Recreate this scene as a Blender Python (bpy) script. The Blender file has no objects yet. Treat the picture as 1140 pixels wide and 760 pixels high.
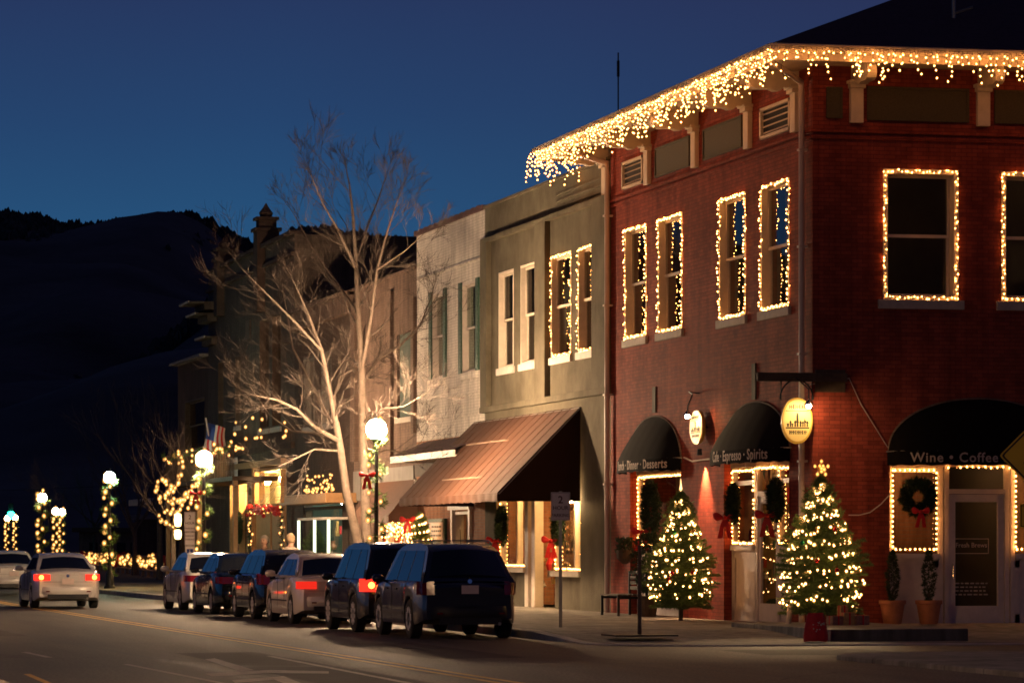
import bpy, bmesh, math, random
from mathutils import Vector, Matrix, noise
R = math.radians
rnd = random.Random(7)
sc = bpy.context.scene
COL = sc.collection

# ------------------------------------------------------------------ camera frame
# world: +Y runs up the main street, the shop row stands on the plane x = 0,
# the side-street face of the corner building on the plane y = 0.
FPX = 4200.0
TH = math.atan(970 / FPX)
SN, CS = math.sin(TH), math.cos(TH)
_X0, _Z0 = 335 / FPX * 70, 70.0
CX, CY, EYE = -(_X0 * CS + _Z0 * SN), -(-_X0 * SN + _Z0 * CS), 1.65

def ray(px):
    r = (px - 570) / FPX
    return (r * CS + SN, -r * SN + CS)
def onx(px, py=607, x=0.0):            # point on a wall plane x = const -> (y, z)
    d = ray(px); Z = (x - CX) / d[0]
    return (CY + Z * d[1], EYE + (607 - py) / FPX * Z)
def ony(px, py=607, y=0.0):            # point on a wall plane y = const -> (x, z)
    d = ray(px); Z = (y - CY) / d[1]
    return (CX + Z * d[0], EYE + (607 - py) / FPX * Z)
def ong(px, py, z=0.0):                # point on the ground
    d = ray(px); Z = (EYE - z) * FPX / (py - 607)
    return (CX + Z * d[0], CY + Z * d[1])
def atd(px, py, Z):                    # point at a distance
    d = ray(px)
    return Vector((CX + Z * d[0], CY + Z * d[1], EYE + (607 - py) / FPX * Z))

# ------------------------------------------------------------------ materials
def nodes_of(name):
    m = bpy.data.materials.new(name); m.use_nodes = True
    nt = m.node_tree
    return m, nt, nt.nodes['Principled BSDF']

def mat(name, col, rough=0.7, metal=0.0, var=0.12, scale=3.0, bump=0.0, bscale=40.0, spec=0.4, coat=0.0, var2=0.0):
    m, nt, b = nodes_of(name)
    N, K = nt.nodes, nt.links
    b.inputs['Roughness'].default_value = rough
    b.inputs['Metallic'].default_value = metal
    b.inputs['Specular IOR Level'].default_value = spec
    if coat: b.inputs['Coat Weight'].default_value = coat; b.inputs['Coat Roughness'].default_value = 0.04
    tc = N.new('ShaderNodeTexCoord')
    nz = N.new('ShaderNodeTexNoise'); nz.inputs['Scale'].default_value = scale; nz.inputs['Detail'].default_value = 6
    nz.inputs['Roughness'].default_value = 0.65
    K.new(tc.outputs['Object'], nz.inputs['Vector'])
    r = N.new('ShaderNodeValToRGB')
    r.color_ramp.elements[0].position = 0.3; r.color_ramp.elements[1].position = 0.72
    r.color_ramp.elements[0].color = (*[c * (1 - var) for c in col], 1)
    r.color_ramp.elements[1].color = (*[min(1, c * (1 + var)) for c in col], 1)
    K.new(nz.outputs['Fac'], r.inputs['Fac'])
    K.new(r.outputs['Color'], b.inputs['Base Color'])
    if bump:
        n2 = N.new('ShaderNodeTexNoise'); n2.inputs['Scale'].default_value = bscale; n2.inputs['Detail'].default_value = 4
        K.new(tc.outputs['Object'], n2.inputs['Vector'])
        bp = N.new('ShaderNodeBump'); bp.inputs['Strength'].default_value = bump; bp.inputs['Distance'].default_value = 0.02
        K.new(n2.outputs['Fac'], bp.inputs['Height']); K.new(bp.outputs['Normal'], b.inputs['Normal'])
    return m

def brick(name, c1, c2, mortar, rough=0.8, w=0.215, h=0.075, bump=0.5, stain=0.3):
    m, nt, b = nodes_of(name)
    N, K = nt.nodes, nt.links
    b.inputs['Roughness'].default_value = rough; b.inputs['Specular IOR Level'].default_value = 0.08
    tc = N.new('ShaderNodeTexCoord')
    sp = N.new('ShaderNodeSeparateXYZ'); K.new(tc.outputs['Object'], sp.inputs[0])
    ad = N.new('ShaderNodeMath'); K.new(sp.outputs['X'], ad.inputs[0]); K.new(sp.outputs['Y'], ad.inputs[1])
    cb = N.new('ShaderNodeCombineXYZ'); K.new(ad.outputs[0], cb.inputs['X']); K.new(sp.outputs['Z'], cb.inputs['Y'])
    bt = N.new('ShaderNodeTexBrick'); K.new(cb.outputs[0], bt.inputs['Vector'])
    bt.inputs['Scale'].default_value = 1.0; bt.inputs['Brick Width'].default_value = w; bt.inputs['Row Height'].default_value = h
    bt.inputs['Mortar Size'].default_value = 0.006; bt.inputs['Mortar Smooth'].default_value = 0.3; bt.inputs['Bias'].default_value = -0.2
    bt.inputs['Color1'].default_value = (*c1, 1); bt.inputs['Color2'].default_value = (*c2, 1); bt.inputs['Mortar'].default_value = (*mortar, 1)
    nz = N.new('ShaderNodeTexNoise'); nz.inputs['Scale'].default_value = 0.7; nz.inputs['Detail'].default_value = 8; nz.inputs['Roughness'].default_value = 0.7
    K.new(tc.outputs['Object'], nz.inputs['Vector'])
    rp = N.new('ShaderNodeMapRange'); rp.inputs['From Min'].default_value = 0.3; rp.inputs['From Max'].default_value = 0.7
    rp.inputs['To Min'].default_value = 1 - stain; rp.inputs['To Max'].default_value = 1 + stain * 0.5
    K.new(nz.outputs['Fac'], rp.inputs['Value'])
    mx = N.new('ShaderNodeMix'); mx.data_type = 'RGBA'; mx.blend_type = 'MULTIPLY'; mx.inputs['Factor'].default_value = 1
    K.new(bt.outputs['Color'], mx.inputs['A']); K.new(rp.outputs['Result'], mx.inputs['B'])
    ms = N.new('ShaderNodeMapping'); ms.inputs['Scale'].default_value = (2.2, 2.2, .16); K.new(tc.outputs['Object'], ms.inputs['Vector'])
    n3 = N.new('ShaderNodeTexNoise'); n3.inputs['Scale'].default_value = 1.6; n3.inputs['Detail'].default_value = 6; n3.inputs['Roughness'].default_value = .7; K.new(ms.outputs[0], n3.inputs['Vector'])
    r3 = N.new('ShaderNodeMapRange'); r3.inputs['From Min'].default_value = .35; r3.inputs['From Max'].default_value = .62; r3.inputs['To Min'].default_value = 1 - stain * .9; r3.inputs['To Max'].default_value = 1.08; K.new(n3.outputs['Fac'], r3.inputs['Value'])
    m3 = N.new('ShaderNodeMix'); m3.data_type = 'RGBA'; m3.blend_type = 'MULTIPLY'; m3.inputs['Factor'].default_value = 1; K.new(mx.outputs['Result'], m3.inputs['A']); K.new(r3.outputs['Result'], m3.inputs['B'])
    K.new(m3.outputs['Result'], b.inputs['Base Color'])
    bp = N.new('ShaderNodeBump'); bp.inputs['Strength'].default_value = bump; bp.inputs['Distance'].default_value = 0.012; bp.invert = True
    K.new(bt.outputs['Fac'], bp.inputs['Height']); K.new(bp.outputs['Normal'], b.inputs['Normal'])
    return m

def emit(name, col, s):
    m = bpy.data.materials.new(name); m.use_nodes = True
    nt = m.node_tree; nt.nodes.clear()
    e = nt.nodes.new('ShaderNodeEmission'); e.inputs['Color'].default_value = (*col, 1); e.inputs['Strength'].default_value = s
    o = nt.nodes.new('ShaderNodeOutputMaterial'); nt.links.new(e.outputs[0], o.inputs[0])
    return m

def glass(name, tint=(0.85, 0.88, 0.86), extra=0.05):
    m = bpy.data.materials.new(name); m.use_nodes = True
    nt = m.node_tree; nt.nodes.clear(); N, K = nt.nodes, nt.links
    t = N.new('ShaderNodeBsdfTransparent'); t.inputs['Color'].default_value = (*tint, 1)
    g = N.new('ShaderNodeBsdfGlossy'); g.inputs['Roughness'].default_value = 0.02
    f = N.new('ShaderNodeFresnel'); f.inputs['IOR'].default_value = 1.5
    a = N.new('ShaderNodeMath'); a.inputs[1].default_value = extra; K.new(f.outputs[0], a.inputs[0])
    ge = N.new('ShaderNodeNewGeometry'); iv = N.new('ShaderNodeMath'); iv.operation = 'SUBTRACT'; iv.inputs[0].default_value = 1; K.new(ge.outputs['Backfacing'], iv.inputs[1])
    am = N.new('ShaderNodeMath'); am.operation = 'MULTIPLY'; K.new(a.outputs[0], am.inputs[0]); K.new(iv.outputs[0], am.inputs[1]); a = am
    tc = N.new('ShaderNodeTexCoord'); nz = N.new('ShaderNodeTexNoise'); nz.inputs['Scale'].default_value = 1.3
    K.new(tc.outputs['Object'], nz.inputs['Vector'])
    bp = N.new('ShaderNodeBump'); bp.inputs['Strength'].default_value = 0.22; bp.inputs['Distance'].default_value = 0.02
    K.new(nz.outputs['Fac'], bp.inputs['Height']); K.new(bp.outputs['Normal'], g.inputs['Normal'])
    x = N.new('ShaderNodeMixShader'); K.new(a.outputs[0], x.inputs[0]); K.new(t.outputs[0], x.inputs[1]); K.new(g.outputs[0], x.inputs[2])
    o = N.new('ShaderNodeOutputMaterial'); K.new(x.outputs[0], o.inputs[0])
    return m

def asphalt():
    m, nt, b = nodes_of('asphalt'); N, K = nt.nodes, nt.links
    b.inputs['Specular IOR Level'].default_value = 0.35
    tc = N.new('ShaderNodeTexCoord')
    big = N.new('ShaderNodeTexNoise'); big.inputs['Scale'].default_value = 1.0; big.inputs['Detail'].default_value = 8; big.inputs['Roughness'].default_value = 0.7
    mp = N.new('ShaderNodeMapping'); mp.inputs['Scale'].default_value = (.9, 0.06, 1)
    K.new(tc.outputs['Object'], mp.inputs['Vector']); K.new(mp.outputs[0], big.inputs['Vector'])
    fine = N.new('ShaderNodeTexNoise'); fine.inputs['Scale'].default_value = 22; fine.inputs['Detail'].default_value = 3
    K.new(tc.outputs['Object'], fine.inputs['Vector'])
    r = N.new('ShaderNodeValToRGB'); r.color_ramp.elements[0].position = .3; r.color_ramp.elements[1].position = .7
    r.color_ramp.elements[0].color = (.028, .026, .024, 1); r.color_ramp.elements[1].color = (.120, .106, .092, 1)
    K.new(big.outputs['Fac'], r.inputs['Fac'])
    r2 = N.new('ShaderNodeMapRange'); r2.inputs['From Min'].default_value = .35; r2.inputs['From Max'].default_value = .65
    r2.inputs['To Min'].default_value = .35; r2.inputs['To Max'].default_value = 1.8; K.new(fine.outputs['Fac'], r2.inputs['Value'])
    mx = N.new('ShaderNodeMix'); mx.data_type = 'RGBA'; mx.blend_type = 'MULTIPLY'; mx.inputs['Factor'].default_value = 1
    K.new(r.outputs['Color'], mx.inputs['A']); K.new(r2.outputs['Result'], mx.inputs['B'])
    vo = N.new('ShaderNodeTexVoronoi'); vo.feature = 'DISTANCE_TO_EDGE'; vo.inputs['Scale'].default_value = 0.22
    wn = N.new('ShaderNodeTexNoise'); wn.inputs['Scale'].default_value = 1.2; wn.inputs['Detail'].default_value = 5
    K.new(tc.outputs['Object'], wn.inputs['Vector'])
    mv = N.new('ShaderNodeMix'); mv.data_type = 'RGBA'; mv.inputs['Factor'].default_value = .25
    K.new(tc.outputs['Object'], mv.inputs['A']); K.new(wn.outputs['Color'], mv.inputs['B']); K.new(mv.outputs['Result'], vo.inputs['Vector'])
    cr = N.new('ShaderNodeMapRange'); cr.inputs['From Min'].default_value = .0; cr.inputs['From Max'].default_value = .006
    cr.inputs['To Min'].default_value = .35; cr.inputs['To Max'].default_value = 1; K.new(vo.outputs['Distance'], cr.inputs['Value'])
    m2 = N.new('ShaderNodeMix'); m2.data_type = 'RGBA'; m2.blend_type = 'MULTIPLY'; m2.inputs['Factor'].default_value = 1
    K.new(mx.outputs['Result'], m2.inputs['A']); K.new(cr.outputs['Result'], m2.inputs['B'])
    K.new(m2.outputs['Result'], b.inputs['Base Color'])
    rr = N.new('ShaderNodeMapRange'); rr.inputs['To Min'].default_value = .55; rr.inputs['To Max'].default_value = .85; K.new(big.outputs['Fac'], rr.inputs['Value'])
    K.new(rr.outputs['Result'], b.inputs['Roughness'])
    bp = N.new('ShaderNodeBump'); bp.inputs['Strength'].default_value = .6; bp.inputs['Distance'].default_value = .01
    K.new(fine.outputs['Fac'], bp.inputs['Height']); K.new(bp.outputs['Normal'], b.inputs['Normal'])
    return m

def concrete():
    m = brick('concrete', (.30, .275, .245), (.27, .25, .225), (.12, .11, .1), w=1.5, h=1.5, bump=.4, stain=.45)
    nt = m.node_tree
    bt = [n for n in nt.nodes if n.type == 'TEX_BRICK'][0]
    tc = [n for n in nt.nodes if n.type == 'TEX_COORD'][0]
    nt.links.new(tc.outputs['Object'], bt.inputs['Vector']); bt.inputs['Mortar Size'].default_value = .012; bt.offset = 0
    return m

def car_paint(name, col, metal=.3, rough=.28):
    m, nt, b = nodes_of(name)
    b.inputs['Base Color'].default_value = (*col, 1); b.inputs['Metallic'].default_value = metal
    b.inputs['Roughness'].default_value = rough; b.inputs['Coat Weight'].default_value = 1; b.inputs['Coat Roughness'].default_value = .02
    N, K = nt.nodes, nt.links
    tc = N.new('ShaderNodeTexCoord'); nz = N.new('ShaderNodeTexNoise'); nz.inputs['Scale'].default_value = 2.5; nz.inputs['Detail'].default_value = 6
    K.new(tc.outputs['Object'], nz.inputs['Vector'])
    mr = N.new('ShaderNodeMapRange'); mr.inputs['To Min'].default_value = rough * .7; mr.inputs['To Max'].default_value = rough * 1.5
    K.new(nz.outputs['Fac'], mr.inputs['Value']); K.new(mr.outputs['Result'], b.inputs['Roughness'])
    return m

M = {}
M['brick_red'] = brick('painted_red_brick', (.33, .066, .042), (.21, .042, .030), (.15, .036, .028), bump=.6, stain=.32)
M['brick_white'] = brick('painted_white_brick', (.80, .74, .67), (.72, .66, .59), (.50, .45, .40), bump=.4, stain=.3)
M['brick_pink'] = brick('pale_brick', (.20, .135, .105), (.16, .105, .085), (.13, .095, .08), bump=.4, stain=.35)
M['brick_dark'] = brick('dark_brick', (.10, .068, .055), (.08, .055, .045), (.06, .045, .04), bump=.4)
M['brick_brown'] = brick('brown_brick', (.13, .10, .08), (.10, .075, .06), (.08, .065, .055), bump=.4, stain=.35)
M['brick_orange'] = brick('orange_brick', (.42, .19, .10), (.33, .14, .075), (.30, .22, .16), bump=.5)
M['stucco'] = mat('grey_green_stucco', (.118, .102, .072), .9, var=.35, scale=.9, bump=.6, bscale=30, spec=.1)
M['cream'] = mat('cream_paint', (.66, .56, .44), .5, var=.1, scale=4, bump=.15, bscale=20)
M['white'] = mat('white_paint', (.62, .54, .48), .5, var=.1, scale=5, bump=.15, bscale=20)
M['stone'] = mat('sill_stone', (.42, .37, .32), .8, var=.15, scale=6, bump=.3)
M['gutter'] = mat('gutter_metal', (.62, .55, .47), .4, metal=.2, var=.08)
M['pipe'] = mat('downpipe_paint', (.58, .46, .40), .45, var=.08)
M['roof'] = mat('dark_shingle', (.085, .035, .038), .9, var=.3, scale=8, bump=.6, bscale=25)
M['panel_green'] = mat('olive_panel', (.075, .062, .035), .8, var=.25, scale=30)
M['dark'] = mat('dark_interior', (.02, .018, .016), .9)
M['black'] = mat('black_canvas', (.004, .0033, .004), .95, var=.2, scale=10, bump=.2, bscale=60, spec=.1)
M['letter'] = mat('awning_lettering', (.50, .40, .33), .7)
M['faded'] = mat('faded_stripe', (.26, .17, .12), .8)
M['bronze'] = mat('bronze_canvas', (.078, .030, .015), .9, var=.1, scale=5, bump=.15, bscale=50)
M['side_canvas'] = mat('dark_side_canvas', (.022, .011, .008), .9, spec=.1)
M['brownaw'] = mat('brown_canvas', (.13, .06, .035), .7, var=.15, scale=5)
M['iron'] = mat('black_iron', (.018, .018, .02), .45, metal=.5)
M['wood_dark'] = mat('dark_timber', (.07, .045, .03), .8, var=.3, scale=8)
M['wood'] = mat('warm_timber', (.34, .19, .085), .6, var=.2, scale=6)
M['grey_paint'] = mat('grey_paint', (.20, .18, .165), .7, var=.15)
M['fir'] = mat('fir_needles', (.10, .175, .045), .6, var=.5, scale=9)
M['firdark'] = mat('wreath_needles', (.020, .045, .016), .7, var=.5, scale=12)
M['bark'] = mat('pale_bark', (.135, .10, .078), .85, var=.3, scale=7, bump=.6, bscale=18)
M['twig'] = mat('dark_twigs', (.07, .052, .042), .9, var=.3, scale=9)
M['bark_dark'] = mat('dark_bark', (.10, .075, .06), .9, var=.3, scale=9)
M['red'] = mat('red_ribbon', (.55, .015, .015), .5, var=.2, scale=14)
M['redcloth'] = mat('red_cloth', (.42, .012, .016), .7, var=.2, scale=8, bump=.4, bscale=12)
M['terracotta'] = mat('terracotta', (.40, .16, .085), .8, var=.15, scale=9, bump=.2)
M['soil'] = mat('soil', (.04, .028, .02), 1)
M['glass'] = glass('window_glass')
M['glass_shop'] = glass('shop_glass', (.95, .95, .93), .0)
M['carglass'] = mat('tinted_glass', (.006, .007, .009), .04, spec=.9, var=.1)
M['tyre'] = mat('tyre_rubber', (.018, .018, .018), .85)
M['rim'] = mat('alloy_rim', (.75, .72, .68), .4, metal=.1)
M['trim'] = mat('black_trim', (.015, .015, .016), .5)
M['chrome'] = mat('chrome', (.7, .7, .7), .12, metal=1)
M['plate'] = mat('plate', (.75, .60, .54), .5)
M['lens_red'] = mat('red_lens', (.16, .006, .006), .12, spec=.8)
M['lens_lit'] = emit('lit_brake_light', (1, .025, .012), 2.4)
M['lens_core'] = emit('lit_amber_core', (1, .30, .04), 8.0)
M['lens_dim'] = emit('lit_tail_light', (1, .03, .015), .9)
M['steel'] = mat('galvanised_steel', (.30, .29, .27), .45, metal=.7)
M['signwhite'] = mat('sign_white', (.72, .63, .57), .55)
M['signink'] = mat('sign_ink', (.10, .03, .02), .6)
M['yellow'] = mat('sign_yellow', (.62, .40, .03), .5, var=.08)
M['ink'] = mat('black_ink', (.012, .01, .01), .6)
M['blue'] = mat('sign_blue', (.02, .05, .22), .5)
M['shutter'] = mat('green_shutter', (.03, .075, .05), .6)
M['curtain_lit_green'] = mat('green_lit_curtain', (.25, .52, .38), .8)  # the window's greenish light is put into this curtain colour
M['teal'] = mat('dull_green_board', (.05, .075, .065), .8)
M['line_y'] = mat('yellow_road_paint', (.58, .33, .06), .7, var=.35, scale=5)
M['line_w'] = mat('white_road_paint', (.34, .30, .26), .75, var=.45, scale=5)
M['asphalt'] = asphalt()
M['concrete'] = concrete()
M['kerb'] = mat('kerb_concrete', (.42, .38, .33), .85, var=.25, scale=2, bump=.4)
M['soilgrass'] = mat('dry_ground', (.06, .055, .035), 1, var=.3, scale=.4)
M['hill'] = mat('wooded_hill', (.085, .066, .062), 1, var=.6, scale=.02)
M['skin'] = mat('skin', (.45, .26, .18), .6)
M['hair'] = mat('grey_hair', (.32, .27, .22), .8)
M['hair2'] = mat('fair_hair', (.48, .33, .2), .8)
M['coat1'] = mat('brown_coat', (.16, .10, .065), .85)
M['coat2'] = mat('pale_coat', (.42, .33, .26), .85)
M['jeans'] = mat('dark_trousers', (.03, .035, .05), .85)
M['gift'] = mat('gift_wrap', (.28, .13, .08), .5, var=.4, scale=12)
M['gift2'] = mat('gold_wrap', (.42, .25, .09), .4, var=.3, scale=12)
M['tin'] = mat('green_tin', (.02, .03, .028), .6)
WARM = (1, .35, .075)
M['bulb'] = emit('warm_bulb', WARM, 80)
M['bulb_win'] = emit('warm_window_bulb', WARM, 125)
M['bulb_tree'] = emit('warm_tree_bulb', (1, .42, .13), 85)
M['bulb_far'] = emit('amber_bulb', (1, .38, .10), 16)
M['bulb_red'] = emit('red_bulb', (1, .06, .02), 1.2)
M['bulb_green'] = emit('green_bulb', (.05, 1, .3), 1.0)
M['globe'] = emit('lamp_globe', (1, .66, .38), 1900)
M['globe_x'] = emit('lamp_globe_across', (1, .52, .25), 15); M['globe_n'] = emit('lamp_globe_nearby', (1, .56, .28), 700); M['globe_m'] = emit('lamp_globe_opposite', (1, .52, .25), 620)
M['globe_g'] = emit('lamp_globe_green', (.75, 1, .72), 300)
M['globe_far'] = emit('lamp_globe_far', (1, .7, .4), 150)
M['sign_lamp'] = emit('sign_lamp', (1, .60, .25), 700)
M['inside_lamp'] = emit('inside_lamp', (1, .55, .2), 110)
M['traffic_green'] = emit('traffic_green', (.02, 1, .62), 20)
M['oval'] = mat('oval_sign_cream', (.62, .50, .22), .5, var=.1)
M['oval_gold'] = mat('oval_sign_gold', (.42, .28, .05), .4)
M['neon'] = emit('lit_case_edge', (.95, 1, .7), 2.2)
M['redroom'] = mat('orange_room_wall', (.60, .13, .05), .8)
M['warmroom'] = mat('warm_room_wall', (.35, .20, .10), .8, var=.35, scale=1.6)
M['paleroom'] = mat('pale_room_wall', (.55, .47, .32), .8, var=.2, scale=2)
M['screen'] = emit('lit_blue_screen', (.10, .16, 1), .8)

def halo_shell():  # glowing see-through shell that gives each bulb an orange halo
    m = bpy.data.materials.new('amber_halo_shell'); m.use_nodes = True
    nt = m.node_tree; nt.nodes.clear(); N, K = nt.nodes, nt.links
    e = N.new('ShaderNodeEmission'); e.inputs['Color'].default_value = (1, .44, .10, 1); e.inputs['Strength'].default_value = 1.35
    t = N.new('ShaderNodeBsdfTransparent'); x = N.new('ShaderNodeMixShader'); x.inputs[0].default_value = .42
    K.new(t.outputs[0], x.inputs[1]); K.new(e.outputs[0], x.inputs[2]); o = N.new('ShaderNodeOutputMaterial'); K.new(x.outputs[0], o.inputs[0])
    m.cycles.emission_sampling = 'NONE'; return m
M['halo_shell'] = halo_shell()

# ------------------------------------------------------------------ mesh building
class MB:
    def __init__(s, m=None): s.v = []; s.f = []; s.m = m
    def pt(s, p):
        s.v.append(tuple(s.m(*p)) if s.m else tuple(p)); return len(s.v) - 1
    def face(s, pts): s.f.append([s.pt(p) for p in pts])
    def box(s, a0, a1, b0, b1, c0, c1):
        i = [s.pt((a, b, c)) for a in (a0, a1) for b in (b0, b1) for c in (c0, c1)]
        for q in ((0, 1, 3, 2), (4, 6, 7, 5), (0, 4, 5, 1), (2, 3, 7, 6), (0, 2, 6, 4), (1, 5, 7, 3)): s.f.append([i[k] for k in q])
        return s
    def prism(s, poly, c0, c1):          # polygon in (a, b), extruded along c
        n = len(poly)
        A = [s.pt((a, b, c0)) for a, b in poly]; B = [s.pt((a, b, c1)) for a, b in poly]
        s.f.append(A); s.f.append(B[::-1])
        for k in range(n): s.f.append([A[k], A[(k + 1) % n], B[(k + 1) % n], B[k]])
        return s
    def tube(s, pts, rad, n=8, caps=True):
        P = [Vector(p) for p in pts]
        if not hasattr(rad, '__len__'): rad = [rad] * len(P)
        ring = []; up = None
        for i, p in enumerate(P):
            d = (P[min(i + 1, len(P) - 1)] - P[max(i - 1, 0)])
            if d.length < 1e-9: d = Vector((0, 0, 1))
            d.normalize()
            if up is None: up = d.orthogonal()
            up = up - d * up.dot(d)
            if up.length < 1e-6: up = d.orthogonal()
            up.normalize(); w = d.cross(up)
            ring.append([s.pt(p + (up * math.cos(t) + w * math.sin(t)) * rad[i]) for t in [2 * math.pi * k / n for k in range(n)]])
        for a, b in zip(ring, ring[1:]):
            for k in range(n): s.f.append([a[k], a[(k + 1) % n], b[(k + 1) % n], b[k]])
        if caps and n > 2: s.f.append(ring[0][::-1]); s.f.append(ring[-1])
        return s
    def lathe(s, prof, c=(0, 0, 0), n=20, axis='z'):
        ring = []
        for r, z in prof:
            row = []
            for k in range(n):
                t = 2 * math.pi * k / n; x, y = r * math.cos(t), r * math.sin(t)
                p = (x, y, z) if axis == 'z' else ((z, x, y) if axis == 'x' else (x, z, y))
                row.append(s.pt((c[0] + p[0], c[1] + p[1], c[2] + p[2])))
            ring.append(row)
        for a, b in zip(ring, ring[1:]):
            for k in range(n): s.f.append([a[k], a[(k + 1) % n], b[(k + 1) % n], b[k]])
        s.f.append(ring[0][::-1]); s.f.append(ring[-1])
        return s
    def ball(s, c, r, n=12, sz=1.0):
        h = n // 2
        return s.lathe([(max(1e-4, r * math.sin(math.pi * k / h)), -r * sz * math.cos(math.pi * k / h)) for k in range(h + 1)], c, n)
    def grid(s, rows):
        I = [[s.pt(p) for p in row] for row in rows]
        for a, b in zip(I, I[1:]):
            for k in range(len(a) - 1): s.f.append([a[k], a[k + 1], b[k + 1], b[k]])
        return s
    def wall(s, u0, u1, z0, z1, d0, d1, holes):   # slab with rectangular openings, d1 = outer face
        us = sorted({u0, u1, *[h[0] for h in holes], *[h[1] for h in holes]}); zs = sorted({z0, z1, *[h[2] for h in holes], *[h[3] for h in holes]})
        us = [u for u in us if u0 <= u <= u1]; zs = [z for z in zs if z0 <= z <= z1]
        def solid(i, j):
            if i < 0 or j < 0 or i >= len(us) - 1 or j >= len(zs) - 1: return False
            a, b = (us[i] + us[i + 1]) / 2, (zs[j] + zs[j + 1]) / 2
            return not any(h[0] < a < h[1] and h[2] < b < h[3] for h in holes)
        for i in range(len(us) - 1):
            for j in range(len(zs) - 1):
                if not solid(i, j): continue
                a, b, c, d = us[i], us[i + 1], zs[j], zs[j + 1]
                s.face([(a, c, d1), (b, c, d1), (b, d, d1), (a, d, d1)]); s.face([(a, c, d0), (a, d, d0), (b, d, d0), (b, c, d0)])
                if not solid(i - 1, j): s.face([(a, c, d0), (a, c, d1), (a, d, d1), (a, d, d0)])
                if not solid(i + 1, j): s.face([(b, c, d0), (b, d, d0), (b, d, d1), (b, c, d1)])
                if not solid(i, j - 1): s.face([(a, c, d0), (b, c, d0), (b, c, d1), (a, c, d1)])
                if not solid(i, j + 1): s.face([(a, d, d0), (a, d, d1), (b, d, d1), (b, d, d0)])
        return s

def root_loc(p):
    v = Vector((0, 0, 0))
    while p: v += p.location; p = p.parent
    return v
def obj(name, mb, m, parent=None, world=False, smooth=0, bevel=0.0, merge=True):
    me = bpy.data.meshes.new(name)
    vs = mb.v
    if world and parent:
        o = root_loc(parent); vs = [(a - o.x, b - o.y, c - o.z) for a, b, c in vs]
    me.from_pydata(vs, [], mb.f)
    bm = bmesh.new(); bm.from_mesh(me)
    if merge: bmesh.ops.remove_doubles(bm, verts=bm.verts, dist=1e-5)
    if bevel:
        bmesh.ops.bevel(bm, geom=[e for e in bm.edges if e.is_manifold and e.calc_face_angle(0) > .5], offset=bevel, segments=2, affect='EDGES', profile=.5, clamp_overlap=True)
    bmesh.ops.recalc_face_normals(bm, faces=bm.faces)
    bm.to_mesh(me); bm.free()
    if smooth:
        me.polygons.foreach_set('use_smooth', [True] * len(me.polygons)); me.set_sharp_from_angle(angle=R(smooth))
    me.materials.append(m)
    o = bpy.data.objects.new(name, me); COL.objects.link(o)
    if parent: o.parent = parent
    return o
def tag(o, label, cat, group=None, kind=None):
    if kind: o['kind'] = kind
    if label: o['label'] = label
    if cat: o['category'] = cat
    if group: o['group'] = group
    return o
def thing(name, label, cat, loc=(0, 0, 0), rotz=0, group=None):
    o = bpy.data.objects.new(name, None); COL.objects.link(o); o.empty_display_size = .2
    o.location = loc; o.rotation_euler = (0, 0, rotz)
    return tag(o, label, cat, group)
def struct(name, mb, m, **k):
    o = obj(name, mb, m, **k); o['kind'] = 'structure'; return o
def dup(root, loc, rotz=None, label=None, group=None):
    r = root.copy(); COL.objects.link(r); r.location = loc
    if rotz is not None: r.rotation_euler = (0, 0, rotz)
    if label: r['label'] = label
    if group: r['group'] = group
    for ch in list(root.children):
        c = ch.copy(); COL.objects.link(c); c.parent = r
        for g in list(ch.children):
            d = g.copy(); COL.objects.link(d); d.parent = c
    return r
def LF(x0=0.0): return lambda u, z, d: (x0 - d, u, z)      # faces the main street (-x)
def FF(y0=0.0): return lambda u, z, d: (u, y0 - d, z)      # faces the side street (-y)

def text_mb(txt, size, fn, thick=.006, spacing=1.0, align='CENTER'):
    cu = bpy.data.curves.new('t', 'FONT'); cu.body = txt; cu.size = size; cu.align_x = align; cu.space_character = spacing
    cu.extrude = 0; cu.resolution_u = 3; cu.offset = size * .012
    ob = bpy.data.objects.new('t', cu); COL.objects.link(ob)
    bpy.context.view_layer.update()
    dg = bpy.context.evaluated_depsgraph_get()
    me = bpy.data.meshes.new_from_object(ob.evaluated_get(dg))
    mb = MB()
    n = len(me.vertices)
    F = [tuple(p.vertices) for p in me.polygons]
    cnt = {}
    for f in F:
        for a, b in zip(f, f[1:] + f[:1]): cnt[(a, b)] = 1
    mb.v = [tuple(fn(v.co.x, v.co.y, thick)) for v in me.vertices] + [tuple(fn(v.co.x, v.co.y, 0)) for v in me.vertices]
    mb.f = [list(f) for f in F] + [[i + n for i in f[::-1]] for f in F]
    for (a, b) in cnt:
        if (b, a) not in cnt: mb.f.append([a, b, b + n, a + n])
    bpy.data.objects.remove(ob); bpy.data.curves.remove(cu); bpy.data.meshes.remove(me)
    return mb

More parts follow.
